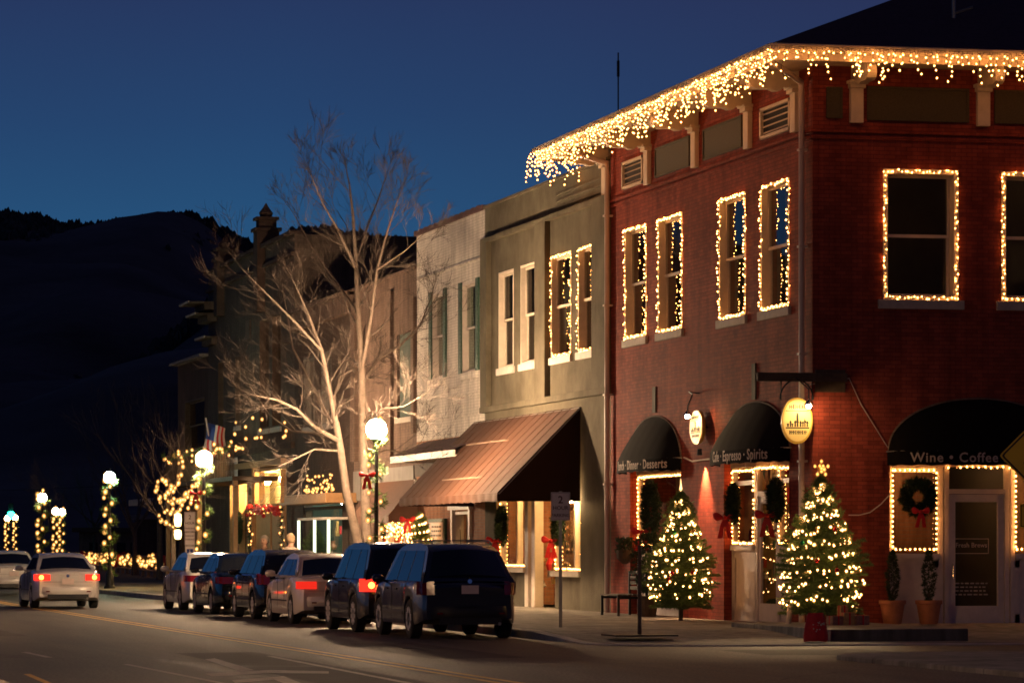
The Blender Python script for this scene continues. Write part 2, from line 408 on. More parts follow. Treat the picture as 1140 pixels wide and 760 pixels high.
# ------------------------------------------------------------------ light strings
_bulbs = {}
def bulb_mesh(r, m, sub=1, sz=1.25):
    k = (r, m.name, sub)
    if k not in _bulbs:
        bm = bmesh.new(); bmesh.ops.create_icosphere(bm, subdivisions=sub, radius=r * .52)
        n0 = len(bm.faces); bmesh.ops.create_icosphere(bm, subdivisions=2 if sub > 1 else 1, radius=r * 1.38)
        bm.faces.ensure_lookup_table()
        for i, f in enumerate(bm.faces): f.smooth = True; f.material_index = 0 if i < n0 else 1
        for v in bm.verts: v.co.z *= sz
        me = bpy.data.meshes.new('bulb'); bm.to_mesh(me); bm.free(); me.materials.append(m); me.materials.append(M['halo_shell']); _bulbs[k] = me
    return _bulbs[k]
CAM = Vector((CX, CY, EYE))
def add_bulbs(root, pts, r, m, sub=1, limit=100, name='bulb'):
    base = root_loc(root); me = bulb_mesh(r, m, sub); pts = [p for p in pts if rnd.random() > .035]
    pts = sorted([Vector(p) for p in pts], key=lambda p: (p - CAM).length)
    for p in pts[:limit]:
        o = bpy.data.objects.new(name, me); COL.objects.link(o); o.parent = root; o.location = p - base; k_ = rnd.uniform(.78, 1.15); o.scale = (k_, k_, k_)
    if len(pts) > limit:
        mb = MB()
        for p in pts[limit:]:
            q = p - base; n = len(mb.v)
            mb.v += [tuple(v.co + q) for v in me.vertices]; mb.f += [[i + n for i in f.vertices] for f in me.polygons]
        o = obj(name, mb, m, root, smooth=60, merge=False); o['kind'] = 'stuff'
        o.data.materials.append(M['halo_shell']); nf = len(me.polygons); mi = [p.material_index for p in me.polygons]
        o.data.polygons.foreach_set('material_index', mi * (len(o.data.polygons) // nf))
def string(name, label, pts, wires, r=.02, m=None, group=None, cat='string lights', sub=1, wire_r=.004, loc=None):
    loc = loc or Vector(pts[0]); t = thing(name, label, cat, loc, 0, group)
    mb = MB()
    for w in wires: mb.tube(w, wire_r, 4)
    obj('wire', mb, M['tin'], t, world=True)
    add_bulbs(t, pts, r, m or M['bulb'], sub)
    return t
def along(poly, step, jit=0.0):
    out = []; P = [Vector(p) for p in poly]
    acc = step * .5
    for a, b in zip(P, P[1:]):
        L = (b - a).length; d = (b - a) / max(L, 1e-9)
        while acc < L:
            q = a + d * acc
            out.append(q + Vector((rnd.uniform(-jit, jit), rnd.uniform(-jit, jit), rnd.uniform(-jit, jit)))); acc += step
        acc -= L
    return out

# ------------------------------------------------------------------ greenery
def tuft(mb, p, d, length, n, spread=.9, w=.006):
    p = Vector(p); d = Vector(d).normalized()
    for _ in range(n):
        v = (d + Vector((rnd.gauss(0, spread), rnd.gauss(0, spread), rnd.gauss(0, spread)))).normalized() * length * rnd.uniform(.6, 1.1)
        s_ = v.cross(Vector((rnd.random() - .5, rnd.random() - .5, rnd.random() - .5))).normalized() * w
        i = len(mb.v); mb.v += [tuple(p - s_), tuple(p + s_), tuple(p + v)]; mb.f.append([i, i + 1, i + 2])
def fir_prof(f): return (1 - f ** 1.6) ** .92 * (.82 + .18 * min(1, f * 6))
def fir_mesh(h, rad, z0=.3, seed=1, dens=1.0):
    global rnd
    keep = rnd; rnd = random.Random(seed)
    fol, wood, tips = MB(), MB(), []
    wood.tube([(0, 0, 0), (0, 0, z0), (0, 0, h * .93)], [.05, .045, .008], 8)
    nz = int(32 * dens)
    for i in range(nz):
        f = i / (nz - 1); z = z0 + (h * .95 - z0) * f
        L = rad * fir_prof(f) + .04
        k = max(5, int((6 + 9 * (1 - f)) * dens)); a0 = rnd.random() * 6.28
        for j in range(k):
            a = a0 + 6.283 * j / k + rnd.uniform(-.25, .25); Lb = L * rnd.uniform(.70, 1.14) * (1 + .13 * math.sin(a * 2 + seed + i * .35))
            up = .45 * f + .10; dirv = Vector((math.cos(a), math.sin(a), 0))
            pts = [Vector((0, 0, z))]
            for q in (.35, .7, 1.0): pts.append(Vector((0, 0, z)) + dirv * Lb * q + Vector((0, 0, Lb * (up * q - .27 * q * q * (1 - f)) + (.05 if q == 1 else 0))))
            wood.tube(pts, [.010, .008, .005, .002], 4, False)
            n = max(4, int(Lb / .055))
            for t in range(n + 1):
                q = .18 + .82 * t / n; seg = q * 3; a_ = min(2, int(seg)); p = pts[a_].lerp(pts[a_ + 1], seg - a_)
                tuft(fol, p, dirv * 1.0 + Vector((0, 0, .25)), .085, 12, .8, .006)
                if t % 2 and t < n:
                    for sgn in (-1, 1):
                        sd = (Vector((-math.sin(a), math.cos(a), 0)) * sgn + dirv * .9).normalized(); LL = Lb * .30 * (1 - q * .6)
                        for u in (.35, .7, 1): tuft(fol, p + sd * LL * u, sd, .08, 9, .7, .006)
            tips.append((pts[-1], a, f))
    for _ in range(6): tuft(fol, (0, 0, h * .9 + rnd.random() * h * .08), (0, 0, 1), .2, 8, .35, .007)
    rnd = keep
    return fol, wood, tips
def wreath(label, c, rad, axis, group=None, bow=True, tube=.13, lit=False):
    """axis: outward normal ('x' faces -x, 'y' faces -y)"""
    c = Vector(c); t = thing('wreath', label, 'wreath', c, 0, group)
    mb = MB(); ring = MB()
    e1 = Vector((0, 1, 0)) if axis == 'x' else Vector((1, 0, 0)); nrm = Vector((-1, 0, 0)) if axis == 'x' else Vector((0, -1, 0)); e2 = Vector((0, 0, 1))
    P = []
    for k in range(27):
        a = 6.2832 * k / 26; P.append((e1 * math.cos(a) + e2 * math.sin(a)) * rad)
    ring.tube(P, .025, 6, False)
    for k in range(750):
        a = rnd.random() * 6.283; b = rnd.random() * 6.283
        o = (e1 * math.cos(a) + e2 * math.sin(a)); q = tube * rnd.uniform(.2, .8)
        off = (o * math.cos(b) + nrm * abs(math.sin(b))) ; tuft(mb, o * rad + off * q, off + o.cross(nrm) * .6, .10, 9, .6, .010)
    obj('foliage', mb, M['firdark'], t, merge=False); obj('wire_ring', ring, M['bark_dark'], t)
    if bow: bow_part(t, -e2 * (rad + .02) + nrm * (tube + .06), Vector((.9, -.43, 0)) if axis == 'x' else e1, Vector((-.43, -.9, 0)) if axis == 'x' else nrm, .27 if axis == 'x' else .2)
    return t
def bow_part(t, p, e1, nrm, s, name='bow'):
    b = MB(); e2 = Vector((0, 0, 1)); p = Vector(p)
    for sg in (-1, 1):
        rows = []
        for j in range(7):
            a = math.pi * j / 6; r = math.sin(a); q = -math.cos(a) * .5 + .5; row = []
            for k in range(11):
                u = 6.283 * k / 10; row.append(p + e1 * sg * s * (.06 + .85 * q) + e2 * s * (.34 * (.35 + q) * r * math.sin(u) + .14 * q) + nrm * s * .16 * r * math.cos(u))
            rows.append(row)
        b.grid(rows)
        c = [p - e2 * s * .05, p + e1 * sg * s * .22 - e2 * s * .7 + nrm * .02, p + e1 * sg * s * .38 - e2 * s * 1.5 - nrm * .01]
        for q, r_ in zip(c, c[1:]):
            w = e1 * s * .15; n_ = nrm * .006; b.face([q - w + n_, q + w + n_, r_ + w * 1.2 + n_, r_ - w * 1.2 + n_]); b.face([q - w - n_, r_ - w * 1.2 - n_, r_ + w * 1.2 - n_, q + w - n_])
    b.ball(p + nrm * .03, s * .17, 8)
    return obj(name, b, M['red'], t, smooth=60)
# ------------------------------------------------------------------ setting
def sheet(name, x0, x1, y0, y1, z, m, nx=1, ny=1):
    mb = MB(); mb.grid([[(x0 + (x1 - x0) * i / nx, y0 + (y1 - y0) * j / ny, z) for i in range(nx + 1)] for j in range(ny + 1)])
    return struct(name, mb, m)
sheet('ground', -2500, 2500, -400, 3500, -.03, M['soilgrass'])
sheet('main_street', -17.2, -5.5, -110, 420, 0.0, M['asphalt'])
sheet('side_street', -5.5, 60, -13.5, -5.0, 0.0, M['asphalt'])
sheet('side_street_mouth', -5.5, -4.0, -110, -13.5, 0.0, M['asphalt'])
def corner_path(r, x0, y0, x1, y1, n=8):   # outline with a rounded corner at (x0, y0)
    pts = [(x1, y0)]
    for k in range(n + 1):
        a = R(270 - 90 * k / n); pts.append((x0 + r + r * math.cos(a), y0 + r + r * math.sin(a)))
    pts.append((x0, y1)); return pts
def zwalk(x, y):
    t = max(0.0, min(1.0, (y + 5.6) / 4.0)); return .03 + .12 * t * t * (3 - 2 * t)
# sidewalk of the shop side: sheet with a kerb along the street and round the corner
mb = MB(); KX, KY, KR = -5.80, -7.6, 1.6
pts = corner_path(KR, KX, KY, 40, 420)
kerb_out = pts
def off_in(p, d):
    x, y = p
    if x > KX + KR - 1e-6 and y < KY + 1e-6: return (x, y + d)
    if y > KY + KR - 1e-6: return (x + d, y)
    v = Vector((KX + KR - x, KY + KR - y)).normalized(); return (x + v.x * d, y + v.y * d)
def seg_pts(pl):
    out = []
    for a, b in zip(pl, pl[1:]):
        L = math.hypot(b[0] - a[0], b[1] - a[1]); n = max(1, min(40, int(L / 1.0)))
        for k in range(n): out.append((a[0] + (b[0] - a[0]) * (k / n) ** (1 if L < 60 else 2), a[1] + (b[1] - a[1]) * (k / n) ** (1 if L < 60 else 2)))
    out.append(pl[-1]); return out
ko = seg_pts(pts); ki = [off_in(p, .17) for p in ko]
mb.grid([[(a[0], a[1], -.02), (a[0], a[1], zwalk(*a) - .015), (a[0] + (b[0] - a[0]) * .12, a[1] + (b[1] - a[1]) * .12, zwalk(*a)), (b[0], b[1], zwalk(*a))] for a, b in zip(ko, ki)])
struct('kerb', mb, M['kerb'], smooth=50)
mb = MB()
ys = [KY + .17 + .35 * k for k in range(23)] + [1.2, 3, 6, 12, 25, 60, 120, 420]
rows = []
for y in ys:
    if y < KY + KR:
        q = KR - .17; dy = KY + KR - y; x0 = KX + KR - math.sqrt(max(0, q * q - dy * dy))
    else: x0 = KX + .17
    rows.append([(x0 + (x1 - x0) * 0 + (xx * (0.0 - x0) if xx <= 1 else 0) + (40 if xx > 1 else 0), y, zwalk(0, y)) for xx in (0, .25, .5, .75, 1, 2) for x1 in (0,)])
mb.grid(rows); struct('sidewalk', mb, M['concrete'])
# raised slab in front of the shopfront
mb = MB(); xa, ya = ong(925, 713, .04); xb = ony(1078, 700, ya)[0]
mb.box(xa, xb, ya, -.01, -.01, .235); struct('raised_paving', mb, M['concrete'], bevel=.015)
mb = MB(); mb.prism([(ya + .5, .0), (-.01, .0), (-.01, .2)], xb + .01, 9.0); mb.v = [(c, a, b) for a, b, c in mb.v]
struct('door_ramp', mb, M['concrete'])
# pavement across the side street and on the far side of the main street
for nm, x0, y0, sx in (('sidewalk_across_side_street', -4.35, -13.6, 1),):
    mb = MB(); P = [(40, y0)] + [(x0 + 1.5 + 1.5 * math.cos(R(90 + 90 * k / 8)), y0 - 1.5 + 1.5 * math.sin(R(90 + 90 * k / 8))) for k in range(9)] + [(x0, -60)]
    mb.grid([[(a, b, -.02), (a, b, .06), (a + .03, b - .02, .075)] for a, b in P])
    Q = [(a + .03, b - .02) for a, b in P]
    mb.face([(a, b, .075) for a, b in Q] + [(40, -60, .075)])
    struct(nm, mb, M['concrete'])
mb = MB(); mb.box(-22, -17.2, -110, 420, -.05, .14); struct('far_sidewalk', mb, M['concrete'], bevel=.02)
# painted markings
for x in (-11.14, -10.90): sheet('centre_line', x - .05, x + .05, -60, 300, .004, M['line_y'])
def strip(name, a, b, w, m, z=.004):
    a, b = Vector(a).to_3d(), Vector(b).to_3d(); d = (b - a).normalized(); n = Vector((-d.y, d.x, 0)) * w / 2; mb = MB()
    mb.face([(p.x, p.y, z) for p in (a - n, b - n, b + n, a + n)]); return struct(name, mb, m)
P_ = lambda x, y: ong(x, y)
strip('lane_line', P_(300, 730), P_(470, 763), .11, M['line_w'])
strip('lane_line', P_(140, 739), P_(262, 763), .09, M['line_w'])
strip('lane_line', P_(27, 725.5), P_(55, 731.5), .11, M['line_w'])
strip('lane_line', P_(30, 750), P_(58, 762), .09, M['line_y'])
mb = MB()    # turn arrow
for pl in ([(228, 733.5), (239, 732.5), (283, 745.5), (268, 747)], [(228, 749.5), (300, 745.5), (366, 747), (366, 749.5), (300, 748.8), (236, 752.5)], [(258, 757), (316, 752.5), (330, 758), (345, 764), (325, 764), (305, 756), (262, 760)]):
    mb.face([(*P_(x, y), .0045) for x, y in pl])
struct('turn_arrow', mb, M['line_w'])

# repairs, tar seams and a manhole in the asphalt
def rag(name, pts, z, m):
    mb = MB(); mb.face([(x, y, z) for x, y in pts]); return struct(name, mb, m)
M['tar'] = mat('tar_patch', (.018, .017, .017), .6, var=.3, scale=2)
M['patch'] = mat('newer_asphalt', (.040, .037, .035), .8, var=.35, scale=1.5, bump=.5, bscale=30)
for x0, x1, y0, y1 in ((-9.9, -8.4, -13, -4), (-8.9, -7.9, 8, 31), (-13.2, -11.9, -24, -9), (-4.6, -2.2, -12.4, -9.4), (-10.4, -9.2, 44, 60), (-16, -14.2, 2, 30)):
    rag('asphalt_patch', [(x0 + rnd.uniform(-.1, .1), y0), (x1 + rnd.uniform(-.1, .1), y0 + rnd.uniform(-.4, .4)), (x1, y1), (x0, y1 + rnd.uniform(-.4, .4))], .0022, M['patch'])
for x0, y0, y1 in ((-8.2, -30, 60), (-13.9, -40, 70), (-9.6, -5, 30), (-7.3, -26, -2)):
    mb = MB(); row = []; y = y0; x = x0
    while y < y1: row.append([(x - .035 - .02 * rnd.random(), y, .0032), (x + .035 + .02 * rnd.random(), y, .0032)]); y += rnd.uniform(.5, 1.6); x += rnd.uniform(-.10, .10)
    mb.grid(row); struct('tar_seam', mb, M['tar'])
for yy_ in (-16.5, -3.2, 9.5, 26, 45):
    mb = MB(); row = []; x = -16.8; y = yy_
    while x < -6.2: row.append([(x, y - .16, .0034), (x, y + .16, .0034)]); x += rnd.uniform(.3, .8); y += rnd.uniform(-.35, .35)
    mb.grid(row); struct('tar_seam', mb, M['tar'])
mb = MB(); mb.lathe([(.36, .003), (.36, .008), (.30, .008), (.30, .006), (.01, .006)], (-8.9, -7.5, 0), 28); struct('manhole_cover', mb, M['tar'])

# hills: terrain strips, right / depth axes of the valley, real size
RV, DV = Vector((CS, -SN, 0)), Vector((SN, CS, 0))
def hill(name, prof, depth, near, seed, rough):
    xs = [-700 + 7 * i for i in range(201)]
    def hgt(x):
        px = 570 + FPX * x / depth
        pr = prof
        if px <= pr[0][0]: y = pr[0][1]
        elif px >= pr[-1][0]: y = pr[-1][1]
        else:
            for (a, b), (c, d) in zip(pr, pr[1:]):
                if a <= px <= c: t = (px - a) / (c - a); y = b + (d - b) * t; break
        return max(1.0, (607 - y) / FPX * depth + 2.2 * noise.noise(Vector((x * .05, seed, 0))) + 1.2 * noise.noise(Vector((x * .19, seed, 4))))
    rows = []
    for j in range(31):
        f = j / 26; dd = near + (depth - near) * f; row = []
        for x in xs:
            e = min(f, 1.0); z = hgt(x) * (e ** 1.25 if f <= 1 else 1 - (f - 1) * .6)
            z += noise.noise(Vector((x * .012, dd * .012, seed))) * rough * min(1, f * 2) * (0 if abs(f - 1) < .02 else 1)
            z -= 2 * (1 - min(1, f * 3))
            p = CAM + RV * x + DV * dd; row.append((p.x, p.y, z))
        rows.append(row)
    mb = MB(); mb.grid(rows); struct(name, mb, M['hill'], smooth=80)
    tr = MB()
    for _ in range(5200):
        x = rnd.uniform(-260, 120); f = 1 - abs(rnd.gauss(0, .05)) if rnd.random() < .6 else 1.0 + rnd.gauss(0, .006)
        if f > 1.03 or f < .5: continue
        dd = near + (depth - near) * f; z = hgt(x) * f ** 1.25
        p = CAM + RV * x + DV * dd; h = rnd.uniform(3, 6) ; w = rnd.uniform(2.2, 4.5)
        for k in range(4):
            a = rnd.random() * 6.28; v = Vector((math.cos(a), math.sin(a), 0)) * w
            q = Vector((p.x, p.y, z - 2)); tr.face([q, q + v * .7 + Vector((0, 0, h * .55)), q + v * .25 + Vector((0, 0, h * rnd.uniform(.8, 1.05))), q - v * .2 + Vector((0, 0, h * .8))])
    o = obj('ridge_woods', tr, M['hill'], merge=False); o['kind'] = 'stuff'
hill('far_hill', [(-300, 225), (0, 238), (30, 243), (60, 248), (95, 250), (128, 252), (160, 247), (185, 244), (210, 243), (228, 248), (245, 257), (265, 266), (280, 272), (310, 285), (420, 330), (700, 420)], 1300, 420, 3.1, 14)
hill('near_hill', [(150, 420), (250, 330), (285, 286), (310, 270), (330, 263), (350, 262), (380, 264), (400, 266), (440, 274), (480, 280), (800, 300)], 900, 330, 8.7, 10)

mb = MB(); rows = []
for j in range(9):
    f = j / 8; row = []
    for k in range(61):
        a = R(25 + 245 * k / 60) * -1 + R(90); rr = 260 + 500 * f
        hh = (95 + 30 * noise.noise(Vector((k * .23, 1.7, 0))) + 16 * noise.noise(Vector((k * .9, j * .6, 5)))) * f ** .8
        row.append((CX + rr * math.cos(a), CY + rr * math.sin(a), hh - 1))
    rows.append(row)
mb.grid(rows); struct('unseen_hill_ring', mb, M['hill'], smooth=80)  # unseen hills behind the camera, added so windows mirror something dark

# ------------------------------------------------------------------ shared building helpers
def shell(root, y0, y1, x1, ztop, m, holes, th=.30, name='wall', floors=(4.75,), inner=None):
    obj(name, MB(LF()).wall(y0, y1, -.02, ztop, -th, 0, holes), m, root, world=True)
    s = MB()
    s.box(th, x1, y0, y0 + .2, -.02, ztop - .003); s.box(th, x1, y1 - .2, y1, -.02, ztop - .003); s.box(x1, x1 + .2, y0, y1, -.02, ztop - .003)
    obj('party_wall', s, inner or m, root, world=True)
    f = MB(); f.box(th, x1, y0 + .2, y1 - .2, ztop - .7, ztop - .5); obj('flat_roof', f, M['roof'], root, world=True)
    for z in floors:
        f = MB(); f.box(th, x1, y0 + .2, y1 - .2, z - .15, z + .1); obj('floor_slab', f, M['dark'], root, world=True)
def window(root, mp, u0, u1, z0, z1, rec=.20, fm=None, sill=True, sm=None, gl=None, sash=True, proud=.012, cw=.07):
    fm = fm or M['cream']
    b = MB(mp); dB = -rec - .10
    b.box(u0 + .002, u0 + cw, z0 + .002, z1 - .002, dB, proud); b.box(u1 - cw, u1 - .002, z0 + .002, z1 - .002, dB, proud)
    b.box(u0 + cw + .001, u1 - cw - .001, z1 - cw, z1 - .002, dB, proud - .003); b.box(u0 + cw + .001, u1 - cw - .001, z0 + .002, z0 + cw * .8, dB, proud - .003)
    w = obj('window', b, fm, root, world=True)
    a0, a1, c0, c1 = u0 + cw, u1 - cw, z0 + cw * .8, z1 - cw; zm = (c0 + c1) / 2
    if sash:
        for lo, hi, dd in ((c0, zm + .03, -rec - .075), (zm - .03, c1, -rec - .03)):
            s = MB(mp); t = .05
            s.box(a0 + .001, a0 + t, lo, hi, dd - .035, dd); s.box(a1 - t, a1 - .001, lo, hi, dd - .035, dd)
            s.box(a0 + t, a1 - t, lo, lo + .06, dd - .035, dd - .002); s.box(a0 + t, a1 - t, hi - .055, hi, dd - .035, dd - .002)
            obj('sash', s, fm, w, world=True)
            g = MB(mp); g.box(a0 + t - .01, a1 - t + .01, lo + .05, hi - .045, dd - .022, dd - .016); obj('pane', g, gl or M['glass'], w, world=True)
    else:
        g = MB(mp); g.box(a0, a1, c0, c1, -rec - .03, -rec - .022); obj('pane', g, gl or M['glass'], w, world=True)
    if sill:
        s = MB(mp); s.box(u0 - .10, u1 + .10, z0 - .17, z0 - .001, -.05, .06); obj('sill', s, sm or M['stone'], w, world=True, bevel=.008)
    return w
def frame_string(label, mp, u0, u1, z0, z1, d, step=.085, r=.019, m=None, group=None, sides='lrtb', jit=.018):
    pts, wires = [], []
    C = {'l': ((u0, z0), (u0, z1)), 't': ((u0, z1), (u1, z1)), 'r': ((u1, z1), (u1, z0)), 'b': ((u1, z0), (u0, z0))}
    for k in sides:
        a, b = C[k]; A, B = Vector(mp(a[0], a[1], d)), Vector(mp(b[0], b[1], d))
        pts += along([A, B], step, jit); wires.append([A, B])
    return string('string_lights', label, pts, wires, r, m or M['bulb_win'], group)
def arch_awning(root, mp, u0, u1, zs, zt, zr, depth, txt, flip, size=.22, vh=.26, m=None, sh=0.0):
    uc, a = (u0 + u1) / 2, (u1 - u0) / 2; m = m or M['black']
    N_ = 36
    arch = [(uc - a * math.cos(math.pi * k / N_), zs + (zt - zs) * math.sin(math.pi * k / N_) ** .9, .02) for k in range(N_ + 1)]
    rail = [(uc - (a + .03) * math.cos(math.pi * k / N_), zr, .02 + depth * math.sin(math.pi * k / N_) ** .8) for k in range(N_ + 1)]
    rows = []
    for j in range(9):
        t = j / 8; rows.append([(A[0] + (B[0] - A[0]) * t, A[1] + (B[1] - A[1]) * t, A[2] + (B[2] - A[2]) * t + .05 * math.sin(math.pi * t) * math.sin(math.pi * k / N_) + .006 * math.sin(k * 2.1)) for k, (A, B) in enumerate(zip(arch, rail))])
    b = MB(mp); b.grid(rows); aw = obj('awning', b, m, root, world=True, smooth=40)
    v = MB(mp); v.grid([[(p[0], p[1] + .004, p[2] + .004) for p in rail], [(p[0], p[1] - vh + .012 * math.sin(i * 1.7), p[2] + .012 + .006 * math.sin(i * 2.3)) for i, p in enumerate(rail)]])
    obj('valance', v, m, aw, world=True, smooth=40)
    e = MB(); e.tube([mp(*p) for p in arch], .02, 6); obj('edging', e, M['brick_pink'], aw, world=True)
    e = MB(); e.tube([mp(p[0], p[1], p[2] - .02) for p in rail], .014, 6); obj('rail', e, M['steel'], aw, world=True)
    # lettering wraps round the valance
    K = 200; pl = [(uc - (a + .03) * math.cos(math.pi * k / K), .02 + depth * math.sin(math.pi * k / K) ** .8) for k in range(K + 1)]
    if flip: pl = pl[::-1]
    S = [0]
    for p, q in zip(pl, pl[1:]): S.append(S[-1] + math.hypot(q[0] - p[0], q[1] - p[1]))
    def fn(x, y, t):
        s = S[-1] / 2 + x + sh; s = max(0, min(S[-1] - 1e-6, s)); lo = 0
        import bisect
        lo = max(0, min(K - 1, bisect.bisect_right(S, s) - 1)); q = (s - S[lo]) / (S[lo + 1] - S[lo]); p, w = pl[lo], pl[lo + 1]
        tx, td = w[0] - p[0], w[1] - p[1]; L = math.hypot(tx, td); nu, nd = -td / L, tx / L
        if nd < 0: nu, nd = -nu, -nd
        g = .022 + t
        return mp(p[0] + tx * q + nu * g, zr - vh + .06 + y, p[1] + td * q + nd * g)
    obj('lettering', text_mb(txt, size, fn, .004, 1.12), M['letter'], aw, world=True)
    return aw, rail

# ------------------------------------------------------------------ the red corner building
L, F = LF(), FF()
YB = onx(680)[0]; EV = 1.1; YE = onx(592, 607, -EV)[0] - .35
B1 = thing('brick_corner_building', 'two storey painted red brick corner building with wide eaves hung with icicle lights', 'building', (0, 0, 0))
wins = [(onx(b, 300)[0], onx(a, 300)[0]) for a, b in ((696, 720), (733, 760), (801, 830.5), (847.5, 879))]
ZW0, ZW1 = 6.18, 8.62
vents = [(onx(719.5)[0], onx(695)[0]), (onx(884.5)[0], onx(849)[0])]
openA = (onx(758)[0], onx(701.5)[0]); openB = (onx(878.5)[0], onx(806)[0]); ZO = 3.30
holesL = [(a, b, ZW0, ZW1) for a, b in wins] + [(openA[0], openA[1], .151, ZO), (openB[0], openB[1], .151, ZO)]
obj('wall', MB(L).wall(.32, YB, -.02, 10.55, -.32, 0, holesL), M['brick_red'], B1, world=True)
fw = [(ony(983)[0], ony(1067)[0]), (ony(1114.7)[0], ony(1199)[0]), (ony(1246)[0], ony(1330)[0])]
c0 = ony(990.5)[0]; c1 = ony(1188)[0]; openC = (c0, c1)
holesF = [(a, b, 6.23, 8.67) for a, b in fw] + [(c0, c1, .151, 3.22)]
wf = MB(F).wall(.32, 12, -.02, 10.55, -.32, 0, holesF)
wf.box(.0, .32, -.02, 10.55, -.001, 0)
obj('wall', MB(F).wall(0, 12, -.02, 10.55, -.32, 0, holesF), M['brick_red'], B1, world=True)
s = MB(); s.box(.32, 12, YB - .2, YB, -.02, 10.5); s.box(12, 12.2, 0, YB, -.02, 10.5); obj('rear_wall', s, M['brick_red'], B1, world=True)
s = MB(); s.box(.32, 12, .32, YB - .2, 4.6, 4.85); obj('floor_slab', s, M['dark'], B1, world=True)
s = MB(); s.box(5.5, 5.6, .32, YB - .2, 4.85, 10.4); s.box(.32, 5.5, 7.4, 7.5, 4.85, 10.4); obj('inner_wall', s, M['grey_paint'], B1, world=True)
# belt course
for z0, z1, d in ((9.20, 9.26, .035), (9.32, 9.38, .05)):
    obj('belt_course', MB(L).box(-d, YB, z0, z1, -.01, d), M['brick_red'], B1, world=True)
    obj('belt_course', MB(F).box(.011, 12, z0, z1, -.01, d + .001), M['brick_red'], B1, world=True)
# frieze: boards, panels, louvres
for px in (676, 723, 776, 835, 887.5):
    y = onx(px)[0]; b = MB(L); b.box(y - .16, y + .16, 9.42, 10.2, .001, .10); b.box(y - .19, y + .19, 10.14, 10.22, .0, .16); b.box(y - .22, y + .22, 10.22, 10.28, .0, .20)
    br = obj('bracket', b, M['cream'], B1, world=True, bevel=.006)
    prof = [(0, 10.24), (.30, 10.24), (.36, 10.18), (.46, 10.17), (.56, 10.21), (.82, 10.20), (.93, 10.24), (.98, 10.33), (.96, 10.46), (.88, 10.548), (0, 10.548)]
    b = MB(lambda d, z, u: (-d, u, z)); b.prism(prof, y - .11, y + .11); obj('outlooker', b, M['cream'], br, world=True, smooth=30)
FB = (952.5, 1093.5, 1236)
for px in FB:
    x = ony(px)[0]; b = MB(F); b.box(x - .125, x + .125, 9.50, 10.2, .001, .10); b.box(x - .15, x + .15, 10.14, 10.22, .0, .16); b.box(x - .18, x + .18, 10.22, 10.28, .0, .20)
    br = obj('bracket', b, M['cream'], B1, world=True, bevel=.006)
    b = MB(lambda d, z, u: (u, -d, z)); b.prism(prof, x - .09, x + .09); obj('outlooker', b, M['cream'], br, world=True, smooth=30)
def panel(mp, u0, u1, z0, z1):
    b = MB(mp); b.box(u0, u1, z0, z1, .004, .03)
    for q in ((u0 - .04, u0, z0 - .04, z1 + .04), (u1, u1 + .04, z0 - .04, z1 + .04), (u0, u1, z0 - .04, z0), (u0, u1, z1, z1 + .04)): b.box(*q, .002, .05)
    obj('frieze_panel', b, M['panel_green'], B1, world=True)
panel(L, onx(772)[0] + .25, onx(731.5)[0], 9.55, 10.1); panel(L, onx(830)[0] + .2, onx(785)[0], 9.55, 10.1)
x_ = lambda p: ony(p)[0]
panel(F, x_(922), x_(935), 9.62, 10.12); panel(F, x_(967), x_(1076), 9.60, 10.15); panel(F, x_(1109), x_(1220), 9.60, 10.15)
for a, b_ in vents:
    a += .12
    v = MB(L); z0, z1 = 9.50, 10.10
    for q in ((a, a + .08, z0, z1), (b_ - .08, b_, z0, z1), (a, b_, z0, z0 + .06), (a, b_, z1 - .06, z1)): v.box(*q, .002, .07)
    vv = obj('louvre_vent', v, M['cream'], B1, world=True)
    v = MB(L); v.box(a + .08, b_ - .08, z0, z1, .003, .008); obj('vent_recess', v, M['dark'], vv, world=True)
    v = MB(L)
    for k in range(4):
        z = z0 + .10 + k * .12; v.face([(a + .08, z, .02), (b_ - .08, z, .02), (b_ - .08, z - .012, .062), (a + .08, z - .012, .062)]); v.face([(a + .08, z, .02), (b_ - .08, z, .02), (b_ - .08, z + .03, .02), (a + .08, z + .03, .02)])
    obj('louvre_slats', v, M['cream'], vv, world=True)
# roof
rz, sl = 10.80, .40; xr = 6.0
e0, e1, f1 = -EV, YE, 13.1
rid = rz + (xr - e0) * sl; yh = e0 + (xr - e0); yg = e1 - (xr - e0)
r = MB()
A, B_, C_, D_ = (e0, e0, rz), (f1, e0, rz), (f1, e1, rz), (e0, e1, rz); P1, P2 = (xr, yh, rid), (xr, yg, rid)
r.face([A, B_, P1]); r.face([B_, C_, P2, P1]); r.face([C_, D_, P2]); r.face([D_, A, P1, P2]); r.face([(a, b, c - .02) for a, b, c in (A, D_, C_, B_)])
for p, q in ((A, B_), (B_, C_), (C_, D_), (D_, A)): r.face([p, q, (q[0], q[1], q[2] - .02), (p[0], p[1], p[2] - .02)])
obj('roof', r, M['roof'], B1, world=True)
s = MB(); s.box(e0 + .1, f1 - .1, e0 + .1, e1 - .1, 10.552, 10.60); s.box(e0 + .06, e0 + .10, e0 + .06, e1, 10.5, 10.775); s.box(e0 + .1, f1, e0 + .06, e0 + .1, 10.5, 10.775); s.box(e0 + .1, f1, e1 - .1, e1 - .06, 10.5, 10.775)
obj('soffit', s, M['cream'], B1, world=True)
g = MB(); gp = [(0, 0), (.05, 0), (.12, .05), (.135, .11), (.15, .135), (.15, .15), (0, .15)]
mbp = MB(lambda a, b, c: (e0 + .06 - a, c, 10.63 + b)); mbp.prism(gp, e0 - .08, e1); obj('gutter', mbp, M['gutter'], B1, world=True, smooth=35)
